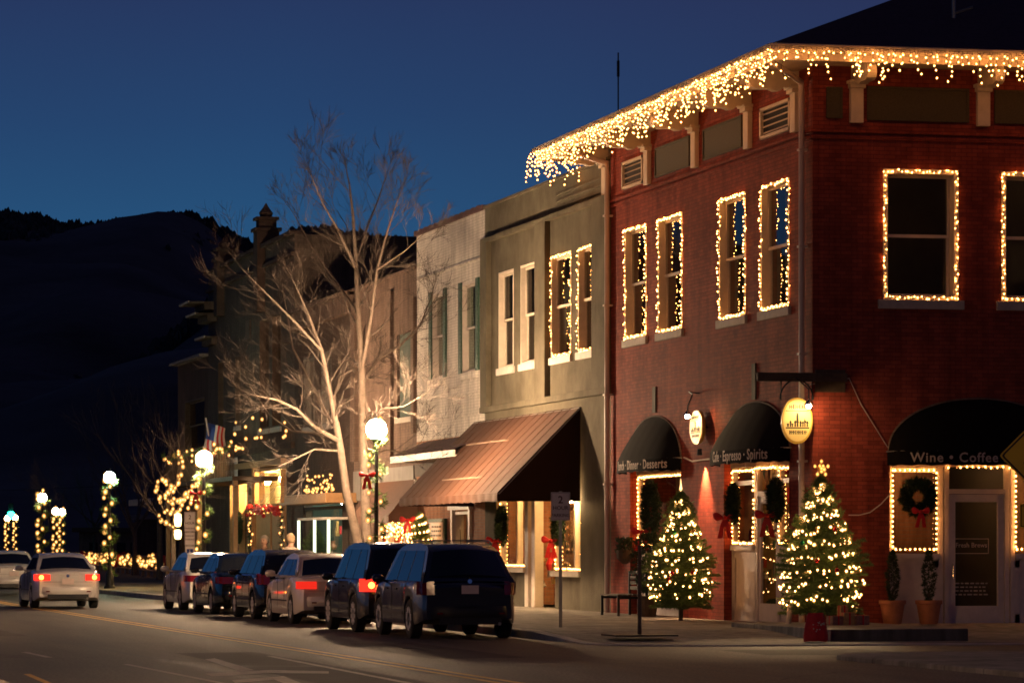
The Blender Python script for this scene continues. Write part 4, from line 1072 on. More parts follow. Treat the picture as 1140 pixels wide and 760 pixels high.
string('string_lights', 'dense white lights along the top of the red-lit shop window', pts, [[L(s4[0] + .2, 2.66, -.04), L(s4[1] - 1, 2.66, -.04)]], .028, M['bulb_win'])
g = MB(L); y_ = onx(447)[0]; g.box(y_ - .6, y_ + .9, 1.3, 1.55, -.5, -.45); tag(obj('shop_card', g, M['signwhite']), 'white card standing inside the red-lit shop window', 'sign')

# ------------------------------------------------------------------ dark brick building with light cornice
YF = onx(328)[0]
s5 = (onx(381)[0], onx(338)[0])
w5 = [(onx(b)[0], onx(a)[0]) for a, b in ((338, 350), (358, 369))]
B5 = simple('dark_brick_building', 'dark brick building with a pale cornice behind the street tree', YE4, YF, 9.3, M['brick_dark'], [(s5[0], s5[1], .151, 3.0)] + [(a, b_, 5.5, 7.8) for a, b_ in w5])
b = MB(L); b.box(YE4 + .01, YF, 8.75, 9.4, .001, .22); b.box(YE4 + .01, YF, 9.3, 9.42, -.3, .30); obj('cornice', b, M['brick_pink'], B5, world=True)
for a, b_ in w5: window(B5, L, a, b_, 5.5, 7.8, .15, fm=M['grey_paint'])
lit_room(B5, s5[0] - .1, s5[1] + .1, M['teal'], (s5[0] + 2.5, s5[1] - 2.5), es=emit('green_shop_lamp', (.95, 1, .72), 260))
store(B5, s5[0], s5[1], [], .6, 2.9, M['wood_dark'], M['wood_dark'])
clutter(B5, .6, 1.4, s5[0] + 1, s5[1] - 1, .6, 2.2, 4, 8); clutter(B4, .5, 1.4, s4[0] + 1, s4[1] - 1, .7, 2.2, 8, 9); 
# glass display case with lit white edges standing in the doorway
ya, yb_ = onx(379, 600, -.4)[0], onx(345, 600, -.4)[0]
t = thing('display_case', 'glass display case with glowing white edges under the timber lintel', 'display case', (-.45, (ya + yb_) / 2, .15))
b = MB(L); b.box(ya, yb_, .15, .75, .02, .8); obj('base', b, M['wood_dark'], t, world=True, bevel=.01)
for y in (ya, ya + (yb_ - ya) * .45, yb_ - .06):
    b = MB(L); b.box(y, y + .09, .75, 2.45, .72, .80); obj('lit_edge', b, M['neon'], t, world=True)
b = MB(L); b.box(ya, yb_, 2.45, 2.52, .02, .8); obj('top', b, M['white'], t, world=True)
b = MB(L); b.box(ya + .1, yb_, .76, 2.44, .755, .762); obj('pane', b, M['glass_shop'], t, world=True)
b = MB(L); b.box(ya - .8, yb_ + 1.2, 2.95, 3.25, .02, 1.0); tag(obj('timber_lintel', b, M['wood'], bevel=.02), 'warm timber canopy beam above the glass display case', 'beam')
pts = [L(rnd.uniform(ya, yb_), 3.3 + rnd.random() * .6 * (1 if (k // 9) % 2 else .25), .6) for k in range(60)]
string('string_lights', 'low clumps of bulbs on top of the timber canopy beam', pts, [[L(ya, 3.3, .6), L(yb_, 3.3, .6)]], .035, M['bulb_far'])
fo, wo, tp = fir_mesh(1.5, .5, .15, 5, .6)
t = thing('small_fir', 'small unlit fir standing inside the glass display case', 'tree', (-.42, ya + .8 * (yb_ - ya), .76)); obj('foliage', fo, M['fir'], t, merge=False); obj('trunk', wo, M['bark_dark'], t)

# ------------------------------------------------------------------ tall brown building with brick pinnacles
YG = onx(232)[0]
d6 = (onx(319)[0], onx(280)[0]); e6 = (onx(277)[0], onx(256)[0])
w6 = [(onx(b)[0], onx(a)[0]) for a, b in ((289, 300), (303, 313), (262, 268), (243, 249))]
B6 = simple('tall_brown_building', 'tall brown brick building with pinnacles on its parapet and a lit ground floor', YF, YG, 12.0, M['brick_brown'], [(d6[0], d6[1], .151, 4.4), (e6[0], e6[1], .151, 4.0)] + [(a, b_, 5.7, 9.6) for a, b_ in w6[:2]] + [(a, b_, 6, 8.6) for a, b_ in w6[2:]], fl=4.75)
b = MB(L); b.box(YF + .01, YG, 12.0, 12.12, -.34, .18); b.box(YF + .01, YG, 11.3, 11.42, .001, .12); b.box(YF + .01, YG, 4.9, 5.1, .001, .12)
obj('parapet_coping', b, M['brick_dark'], B6, world=True)
for a, b_ in w6[:2]: window(B6, L, a, b_, 5.7, 9.6, .15, fm=M['wood_dark'])
for a, b_ in w6[2:]: window(B6, L, a, b_, 6, 8.6, .15, fm=M['wood_dark'])
for px, hh in ((293, 13.1), (248, 12.75)):
    y = onx(px)[0]; b = MB(); b.box(-.28, .5, y - .42, y + .42, 9.8 if px == 293 else 10.2, hh - .5); b.box(-.36, .58, y - .5, y + .5, hh - .5, hh - .38); b.box(-.2, .42, y - .33, y + .33, hh - .38, hh - .1); b.box(-.30, .5, y - .42, y + .42, hh - .1, hh)
    b.lathe([(.2, hh), (.25, hh + .16), (.1, hh + .36), (.02, hh + .5)], (.1, y, 0), 8)
    obj('pinnacle', b, M['brick_dark'], B6, world=True)
y = onx(277)[0]; obj('wall_plaque', MB(L).box(y - .5, y + .5, 9.0, 9.7, .002, .05), M['brick_pink'], B6, world=True)
for z, k in ((10.85, 1.05), (10.42, .80), (9.55, .45)):
    cb_ = MB(L); cb_.box(YG - 2.2, YG + .35, z - .07, z, .001, k); cb_.box(YG - 2.2, YG + .35, z - .30, z - .071, .001, k * .45)
    obj('cornice_board', cb_, M['brick_brown'], B6, world=True)
    obj('cornice_edge', MB(L).box(YG - 2.21, YG + .36, z - .05, z + .02, k + .001, k + .04), M['stone'], B6, world=True)
b = MB(L)   # timber shop front
for u in (d6[0] + .15, d6[1] - .15, e6[0] + .1, e6[1] - .1, (e6[0] + e6[1]) / 2): b.box(u - .12, u + .12, .152, 4.0, -.2, .03)
b.box(e6[0], d6[1] + 0, 3.2, 3.45, .0, .06); b.box(d6[0], e6[1], 4.4, 4.6, .002, .2); obj('timber_front', b, M['wood'], B6, world=True)
lit_room(B6, d6[0] - .1, e6[1] + .1, M['paleroom'], (d6[0] + 2, d6[1] - 1.5, e6[0] + 1.5), depth=1.5, zc=4.3, es=emit('yellow_shop_lamp', (1, .60, .20), 1500))
w = store(B6, d6[0] + .28, d6[1] - .28, [(d6[0] + d6[1]) / 2], .3, 2.95, M['wood'], M['wood'])
store(B6, d6[0] + .28, d6[1] - .28, [d6[0] + 1.5, d6[1] - 1.5], 3.1, 4.35, M['wood'], M['wood'])
obj('wood_panel', MB(L).box(e6[0], e6[1], .16, 3.0, -.3, -.22), M['wood'], B6, world=True)
pts = []
for u in (d6[0] + .3, d6[1] - .35): pts += along([L(u, .6, .1), L(u, 2.8, .1)], .12, .09)
pts += along([L(d6[0] + .3, 2.85, .1), L(d6[1] - .3, 2.85, .1)], .16, .12)
t = thing('door_garland', 'red and green garland with bulbs round the brightly lit shop door', 'garland', L((d6[0] + d6[1]) / 2, 2.9, .1))
mb = MB()
for p in along([L(d6[0] + .3, .5, .08), L(d6[0] + .3, 2.9, .08), L(d6[1] - .3, 2.9, .08), L(d6[1] - .3, .5, .08)], .07, .05): tuft(mb, p, (-1, 0, 0), .2, 9, .9, .012)
obj('foliage', mb, M['firdark'], t, world=True, merge=False)
mb = MB()
for k in range(26): p = L(d6[0] + .3 + (d6[1] - d6[0] - .6) * k / 25, 2.85 + rnd.uniform(-.2, .2), .2); mb.ball(p, rnd.uniform(.08, .13), 6)
obj('red_bows', mb, M['red'], t, world=True); add_bulbs(t, pts, .035, M['bulb_far'])
wreath('dark wreath on the timber panel left of the garlanded door', (-.1, onx(270.5)[0], 2.3), .45, 'x', bow=False)
# balcony / canopy over the pavement with garland
cb0, cb1 = onx(262, 500, -1.6)[0], onx(183, 500, -1.7)[0]
B7y = onx(198)[0]
w7 = (onx(228)[0], onx(206)[0])
B7 = thing('low_brown_building', 'low dark brown building with a balcony at the far end of the shop row', 'building', (0, (YG + B7y) / 2, 0))
shell(B7, YG + .001, B7y, 12, 8.9, M['brick_dark'], [(w7[0], w7[1], 5.4, 7.4), (YG + .6, B7y - .6, .151, 3.2)], floors=(3.9,), inner=M['brick_dark'])
window(B7, L, w7[0], w7[1], 5.4, 7.4, .15, fm=M['wood_dark'])
b = MB(L); b.box(YG, B7y, 8.9, 9.0, -.34, .35); obj('eave_board', b, M['grey_paint'], B7, world=True)
lit_room(B7, YG + .4, B7y - .3, M['warmroom'], (YG + 3,))
store(B7, YG + .6, B7y - .6, [YG + 3, YG + 5], .7, 3.2, M['wood_dark'], M['wood_dark'])
t = thing('balcony', 'timber balcony over the pavement trimmed with a lit garland', 'balcony', (-.8, (cb0 + cb1) / 2, 3.9))
b = MB(L); b.box(cb0, cb1, 3.85, 4.0, .13, 1.7); obj('deck', b, M['wood_dark'], t, world=True)
b = MB(L); b.box(cb0, cb1, 5.0, 5.06, 1.62, 1.68)
k = cb0
while k < cb1: b.box(k, k + .05, 4.0, 5.0, 1.63, 1.67); k += .35
obj('railing', b, M['wood_dark'], t, world=True)
for y in (cb0 + .1, (cb0 + cb1) / 2, cb1 - .2): b = MB(L); b.box(y, y + .15, .12, 3.85, 1.5, 1.65); obj('post', b, M['wood'], t, world=True)
fz = [(onx(267, 510, -.05)[0], onx(254, 510, -.05)[0]), (onx(251, 510, -.05)[0], onx(241, 510, -.05)[0])]
for a, c in fz: obj('white_transom', MB(L).box(a, c, 3.7 if 0 else 4.12, 4.85, .13, .16), M['white'], B6, world=True)
gz = 5.1
gl = [Vector(L(cb0 + (cb1 - cb0) * i / 40, gz - .28 * abs(math.sin(i * math.pi / 8)), 1.72)) for i in range(41)]
t = thing('balcony_garland', 'pine garland with amber bulbs swagged along the balcony railing', 'garland', gl[0])
mb = MB()
for p in along(gl, .12, .05): tuft(mb, p, (-1, 0, .2), .2, 8, .9, .012)
obj('foliage', mb, M['fir'], t, world=True, merge=False); add_bulbs(t, along(gl, .42, .16), .055, M['bulb_far'])
for px0, px1, y0, y1, lb in ((283, 291, 457, 487, 'loop of amber bulbs in the dark upper window of the tall brown building'), (316, 319.5, 464, 486, 'short vertical row of amber bulbs beside the street tree branches'), (262, 272, 465, 500, 'sagging amber bulbs hung above the white transom panels')):
    P = [Vector((-.15, *onx(x, y, -.15))) for x, y in ((px0, y0), (px0, y1), (px1, y1 - 2), (px1, y0 + 2))]
    string('string_lights', lb, along(P, .42, .05), [P], .05, M['bulb_far'])
# flag on an angled pole
fx, (fy, fz_) = -1.7, onx(236, 500, -1.7)
t = thing('wall_flag', 'small stars and stripes hanging from an angled pole above the balcony', 'flag', (fx, fy, fz_ - .6))
tip = Vector((fx - .25, fy - .2, fz_ + 1.1)); g = MB(); g.tube([(fx + .1, fy, fz_ - .8), tip], .03, 6); obj('pole', g, M['white'], t, world=True)
def flagp(u, v): return (tip.x + u * .75 + .04 * math.sin(v * 6 + u * 4), tip.y - .25 * u + .1 * math.sin(u * 7 + v * 2), tip.z - .15 - v * 1.15 - u * .25)
for nm, mm, rngs in (('white_stripes', M['white'], 0), ('red_stripes', M['red'], 1)):
    mb = MB()
    for k in range(9):
        if k % 2 == rngs: mb.grid([[flagp((k + dv) / 9 * .9, v / 8) for dv in (0, 1)] for v in range((4 if k < 4 else 0), 9)])
    obj(nm, mb, mm, t, world=True)
mb = MB(); mb.grid([[flagp(u, v / 8) for u in (0, .2, .4)] for v in range(0, 5)]); obj('canton', mb, M['blue'], t, world=True)

# ------------------------------------------------------------------ street lamps
def lamp_post(label, x, y, zg, gm, garland=True, seed=0, r=.21, near=True, br=.05, glabel=None):
    t = thing('street_lamp', label, 'street lamp', (x, y, .14 if x > -5.8 or y > 200 else .14), 0, 'globe street lamps along the kerb')
    zp = zg - .36
    b = MB(); b.lathe([(.20, 0), (.20, .08), (.15, .14), (.14, .5), (.10, .58), (.075, .7), (.06, .75)], n=14); obj('base', b, M['iron'], t, smooth=35)
    b = MB(); b.lathe([(.055, .7), (.045, zp - .25), (.07, zp - .22), (.05, zp - .15), (.11, zp - .02), (.13, zp)], n=12); obj('pole', b, M['iron'], t, smooth=35)
    b = MB(); b.lathe([(r * 1.15 * math.sin(R(q)), zp + .02 + r * 1.1 - r * 1.15 * math.cos(R(q))) for q in range(25, 176, 10)], n=24); obj('globe', b, gm, t, smooth=60)
    b = MB(); b.lathe([(.06, zp + r * 2.24), (.045, zp + r * 2.24 + .05), (.02, zp + r * 2.24 + .09), (.005, zp + r * 2.24 + .17)], n=10); obj('finial', b, M['iron'], t)
    if garland:
        h = zp - .3; n = 60; pth = [Vector((x + .17 * math.cos(k * .55), y + .17 * math.sin(k * .55), .5 + .14 + h * k / n)) for k in range(n + 1)]
        g = thing('post_garland', glabel or label.replace('street lamp', 'garland on the lamp post'), 'garland', (x, y, 1), 0, 'garlands wound round the lamp posts')
        mb = MB()
        for p in along(pth, .06, .05): tuft(mb, p, (p.x - x, p.y - y, 0), .20, 11, .9, .012 if near else .02)
        obj('foliage', mb, M['fir'], g, world=True, merge=False)
        bp = [Vector((x + .21 * math.cos(a), y + .21 * math.sin(a), z + .14)) for a, z in [(2.6 + (k % 3) * 1.15 + rnd.uniform(-.3, .3), .8 + h * k / 17) for k in range(18)]]
        add_bulbs(g, bp, br, M['bulb_far'], 2)
        if near: bow_part(g, Vector((-.26, -.16, zg * .62 - 1 + .6)), Vector((.97, -.22, 0)), Vector((-.22, -.97, 0)), .22)
    return t
y1l, z1l = onx(419, 479, -4.0); lamp_post('globe street lamp glowing white beside the pale tree trunk', -4.0, y1l, z1l, M['globe'], br=.040, glabel='garland with round bulbs and red ribbon on the post beside the pale tree')
y2l, z2l = onx(227, 512, -5.2); lamp_post('globe street lamp glaring in front of the white transom panels', -5.2, y2l, z2l, M['globe'], br=.048, glabel='garland with bulbs on the post next to the handicapped parking sign')
y3l, z3l = onx(122, 531, -5.2); lamp_post('greenish globe street lamp standing alone over the lit railing', -5.2, y3l, z3l, M['globe_g'], r=.175, br=.055, near=False, glabel='garland with bulbs on the post under the greenish globe')
y4l, z4l = onx(47, 556, -5.2); lamp_post('globe street lamp second from the left above the moving white car', -5.2, y4l, z4l + .1, M['globe_far'], r=.165, br=.062, near=False, glabel='garland with bulbs on the post behind the moving white car')
for k, yk in enumerate((-28, 12, 40)):  # unseen lamps added so light falls on the street-side walls and pavement
    lamp_post(('nearest', 'middle', 'farthest')[k] + ' added globe street lamp across the street, outside the picture', -18.0, yk, 4.2, (M['globe_n'], M['globe_m'], M['globe_x'])[k], garland=False)
fl = [(62, 577, 250), (69, 578, 256), (8, 577, 330), (17, 576, 345)]
fln = ['left one of two touching far globe lamps behind the white car', 'right one of two touching far globe lamps behind the white car', 'far globe lamp at the extreme left edge of the photo', 'far globe lamp just right of the leftmost one']
for (px, py, Z), nm in zip(fl, fln):
    p = atd(px, py, Z); lamp_post(nm, p.x, p.y, max(3.9, p.z), M['globe_far'], br=.08, near=False, r=.2, glabel='garland under the ' + nm.replace('of two touching ','of the twin '))
p = atd(12, 568, 300)
t = thing('traffic_light', 'distant green traffic light hanging over the street at the far left', 'traffic light', (p.x, p.y, p.z - .6))
b = MB(); b.box(-.2, .2, -.15, .15, 0, 1.2); obj('housing', b, M['iron'], t, bevel=.03)
b = MB(); b.ball((0, -.2, .25), .30, 12); obj('green_lens', b, M['traffic_green'], t); b = MB(); b.tube([(0, 0, 1.2), (0, 0, 2.2), (-12, 3, 2.8)], .02, 5); b.tube([(0, 0, 2.2), (14, 3, 2.9)], .02, 5); obj('cable', b, M['iron'], t)

# ------------------------------------------------------------------ bare trees
def grow(mb, p, d, length, rad, depth, twigs, g=.12):
    pts = [p.copy()]; rr = [rad]; n = 5; dd = d.copy()
    for k in range(n):
        dd = (dd + Vector((rnd.gauss(0, .07), rnd.gauss(0, .07), rnd.gauss(0, .06) + g * .4))).normalized()
        p = p + dd * length / n; pts.append(p.copy()); rr.append(rad * (1 - .62 * (k + 1) / n))
    mb.tube(pts, rr, 7 if rad > .03 else (5 if rad > .012 else 3), False)
    if depth <= 0: return
    for k in range(twigs):
        t = rnd.uniform(.25, 1); i = min(n - 1, int(t * n)); q = pts[i].lerp(pts[i + 1], t * n - i)
        base = (pts[i + 1] - pts[i]).normalized(); side = base.orthogonal().normalized(); side.rotate(Matrix.Rotation(rnd.random() * 6.28, 3, base))
        nd = (base * rnd.uniform(.9, 1.2) + side * rnd.uniform(.35, .75)).normalized()
        grow(mb, q, nd, length * rnd.uniform(.5, .78), max(.0045, rr[i + 1] * rnd.uniform(.5, .7)), depth - 1, twigs if depth > 2 else twigs + 1, g)
ty = onx(403, 607, -3.7)[0]; TZ = (-3.7 - CX) * SN + (ty - CY) * CS
tb = thing('bare_street_tree', 'bare pale-barked street tree forking beside the glowing lamp', 'tree', (-3.7, ty, .15))
def tp(px, py, dz=0): return atd(px, py, TZ + dz)
tr, cr = MB(), MB()
stems = [([(408, 690, 0), (408, 600, 0), (406, 540, 0), (404, 470, 0), (403, 410, 0)], [.16, .125, .115, .10, .085]),
         ([(403, 690, 0), (398, 600, -.1), (386, 550, -.3), (379, 500, -.5), (374, 470, -.6)], [.15, .12, .105, .095, .085])]
for p, r in stems: tr.tube([tp(*q) for q in p], r, 12)
limbs = [([(403, 410, 0), (399, 350, .2), (396, 290, .3), (393, 240, .4), (389, 205, .5)], .085),
         ([(403, 412, 0), (412, 360, -.4), (420, 300, -.8), (432, 255, -1), (443, 222, -1.2)], .055),
         ([(404, 425, 0), (420, 400, .8), (445, 385, 1.4), (468, 362, 2.0), (480, 330, 2.3)], .05),
         ([(403, 412, 0), (392, 400, .6), (380, 402, 1.0), (368, 398, 1.4)], .04),
         ([(374, 470, -.6), (366, 430, -.9), (358, 390, -1.2), (343, 350, -1.5), (330, 320, -1.8)], .075),
         ([(374, 470, -.6), (372, 440, 0), (378, 420, .3), (392, 411, .5), (398, 410, .6)], .05),
         ([(376, 480, -.6), (355, 445, 0), (338, 410, .4), (326, 388, .7), (318, 340, .9)], .06),
         ([(376, 490, -.6), (350, 475, -1.2), (330, 455, -1.8), (308, 445, -2.4), (284, 440, -3)], .06),
         ([(377, 492, -.5), (352, 482, .5), (325, 480, 1.2), (300, 462, 2), (278, 430, 2.4)], .045),
         ([(380, 502, -.4), (350, 500, -1.3), (325, 512, -2), (308, 520, -2.4)], .035),
         ([(404, 470, 0), (425, 455, -1.2), (450, 452, -2), (470, 440, -2.6)], .03),
         ([(405, 510, 0), (430, 500, 1.5), (455, 505, 2.2), (468, 492, 2.6)], .03),
         ([(396, 290, .3), (410, 250, .8), (422, 220, 1.2), (430, 195, 1.5)], .04),
         ([(397, 300, .3), (376, 255, -.2), (360, 228, -.6), (346, 195, -.9)], .04),
         ([(399, 350, .2), (372, 310, 1), (347, 275, 1.6), (328, 240, 2)], .04),
         ([(358, 390, -1.2), (330, 360, -2.2), (300, 330, -3), (270, 300, -3.5)], .035),
         ([(420, 300, -.8), (450, 280, -1.2), (470, 262, -1.6)], .03)]
for p, r in limbs:
    P = [tp(*q) for q in p]; n = len(P); rr = [r * (1 - .75 * k / (n - 1)) for k in range(n)]
    tr.tube(P, rr, 9, False)
    for k in range(n - 1):
        for _ in range(3 if k else 2):
            t = rnd.random(); q = P[k].lerp(P[k + 1], t); base = (P[k + 1] - P[k]).normalized(); side = base.orthogonal().normalized(); side.rotate(Matrix.Rotation(rnd.random() * 6.28, 3, base))
            grow(cr, q, (base * .9 + side * rnd.uniform(.4, .9)).normalized(), rnd.uniform(.7, 1.25), max(.007, rr[k + 1] * .42), 3, 3)
    grow(cr, P[-1], (P[-1] - P[-2]).normalized(), .62, rr[-1], 3, 4)
obj('trunk', tr, M['bark'], tb, world=True, smooth=60)
obj('crown', cr, M['twig'], tb, world=True, smooth=60)
# lit small tree at the far lamp
ly = onx(196, 607, -4.5)[0]
t = thing('lit_street_tree', 'small bare tree wrapped in amber lights near the handicapped parking sign', 'tree', (-4.5, ly, .15))
LZ = (-4.5 - CX) * SN + (ly - CY) * CS
tr, cr = MB(), MB(); lp = lambda a, b, c=0: atd(a, b, LZ + c)
tr.tube([lp(193, 650), lp(193, 600), lp(195, 570)], [.09, .08, .07], 8); obj('trunk', tr, M['bark'], t, world=True)
pts = []
for pl in ([(195, 572, 0), (190, 550, .3), (201, 528, .5), (202, 513, .6)], [(195, 572, 0), (182, 568, -.4), (174, 545, -.6), (180, 532, -.6), (188, 540, -.5)], [(195, 572, 0), (205, 555, .5), (216, 540, .8), (222, 532, 1)], [(195, 590, 0), (180, 580, -.5), (177, 575, -.7)], [(196, 560, 0), (210, 548, -.3), (217, 556, -.4), (210, 565, -.4)], [(192, 560, 0), (184, 552, .6), (196, 540, .9)]):
    P = [lp(*q) for q in pl]; cr.tube(P, [.04, .03, .02, .012, .01][:len(P)], 6, False); pts += along(P, .12, .07)
    for q in P[1:]: grow(cr, q, Vector((rnd.gauss(0, .6), rnd.gauss(0, .4), .8)).normalized(), 1.1, .012, 2, 3)
obj('crown', cr, M['bark'], t, world=True)
string('string_lights', 'amber lights wound along every branch of the small bare tree', pts, [[pts[0], pts[1]]], .050, M['bulb_far'], sub=2)
t = thing('hanging_lantern', 'bright yellow-white lantern cluster hanging in front of the small lit tree', 'lantern', lp(198, 600))
for y0, y1 in ((571, 586), (589, 600)):
    a, c = lp(198, y0, -.6), lp(198, y1, -.6); b = MB(); b.lathe([(.02, a.z), (.1, a.z - .03), (.12, (a.z + c.z) / 2), (.09, c.z + .02), (.02, c.z)], (a.x, a.y, 0), 10); obj('lantern_glass', b, emit('lantern', (1, .72, .25), 9), t, world=True, smooth=60)
# faint bare trees in the dark
for k, (px, Z, h, lb) in enumerate(((150, 190, 8, 'faint bare tree in the dark left of the lit small tree'), (178, 165, 9, 'faint bare tree rising behind the small lit tree'), (105, 300, 10, 'faint bare tree beyond the pale wall'), (60, 330, 9, 'faint bare tree behind the far lamps'))):
    p = atd(px, 640, Z); t = thing('bare_tree', lb, 'tree', (p.x, p.y, 0), 0, 'dim bare trees beyond the shops')
    m1, m2 = MB(), MB(); m1.tube([(0, 0, 0), (0, .1, h * .35)], [.16, .11], 8); obj('trunk', m1, M['bark_dark'], t)
    for j in range(8): grow(m2, Vector((0, 0, h * (.25 + .012 * j))), Vector((rnd.gauss(0, .6), rnd.gauss(0, .6), 1)).normalized(), h * .42, .06, 3, 4)
    obj('crown', m2, M['bark_dark'], t)

# ------------------------------------------------------------------ beyond the shops
def boxat(name, label, cat, px0, px1, ytop, Z, dep, m, z0=0, extra=None, **k):
    a, b_ = atd(px0, ytop, Z), atd(px1, ytop, Z)
    t = thing(name, label, cat, ((a.x + b_.x) / 2, (a.y + b_.y) / 2, 0))
    W = (b_ - a).length; ang = math.atan2((b_ - a).y, (b_ - a).x); t.rotation_euler = (0, 0, ang)
    b = MB(); b.box(-W / 2, W / 2, 0, dep, z0, a.z); obj('wall', b, m, t)
    return t, W, a.z
t, W, H_ = boxat('low_white_building', 'low pale building behind the lit railing', 'building', 88, 152, 592, 300, 9, M['brick_pink'])
b = MB(); b.box(-W / 2 - .5, W / 2 + 6, -.6, 9.5, H_, H_ + .35); obj('roof', b, M['wood_dark'], t)
for k in range(4): b = MB(); b.box(-W / 2 + .8 + k * 1.1, -W / 2 + 1.5 + k * 1.1, -.03, -.002, .9, 1.9); obj('window', b, M['dark'], t)
t, W, H_ = boxat('dark_warehouse', 'dark long building filling the gap left of the shop row', 'building', 150, 204, 578, 240, 12, M['brick_dark'])
b = MB(); b.box(-W / 2 - .4, W / 2 + .4, -.4, 12.4, H_, H_ + .3); obj('roof', b, M['grey_paint'], t)
a, c = atd(145, 563, 235), atd(170, 561, 225)
b = MB(); d = (c - a); b.box(0, d.length, -.1, 1.8, 0, .38); o = obj('canopy_board', b, M['stone']); o.location = a; o.rotation_euler = (0, 0, math.atan2(d.y, d.x)); tag(o, 'pale horizontal canopy board floating in the dark left of the lit tree', 'canopy')
# railing along the bridge with garland
A, B_ = atd(186, 640, 171), atd(80, 640, 262); A.z = B_.z = 0
dr = (B_ - A); n = 22
t = thing('bridge_railing', 'low timber railing carrying a swagged lit garland at the end of the shops', 'railing', A)
for k in range(n + 1):
    p = A + dr * k / n; b = MB(); b.box(p.x - .07, p.x + .07, p.y - .07, p.y + .07, -.02, 1.15); obj('post', b, M['wood'], t, world=True)
for z in (.45, .78, 1.12): b = MB(); b.tube([A + Vector((-.06, -.1, z)), B_ + Vector((-.06, -.1, z))], .05, 6); obj('rail', b, M['wood'], t, world=True)
pth = [A + dr * k / 80 + Vector((-.15, -.2, 1.05 - .3 * abs(math.sin(k * math.pi / 8)))) for k in range(81)]
g = thing('railing_garland', 'swagged garland of bright amber bulbs along the bridge railing', 'garland', pth[0])
mb = MB()
for p in along(pth, .3, .08): tuft(mb, p, (-.4, -1, .2), .25, 8, .9, .02)
obj('foliage', mb, M['fir'], g, world=True, merge=False); add_bulbs(g, along(pth, .5, .16), .075, M['bulb_far'])
for k in (0, 3, 6): bow_part(g, (A + dr * k / 8 - pth[0]) + Vector((-.2, -.3, 1.15)), Vector((.97, -.22, 0)), Vector((-.2, -.97, 0)), .45)
sheet('verge', -5.6, 60, 86, 420, .155, M['soilgrass'])
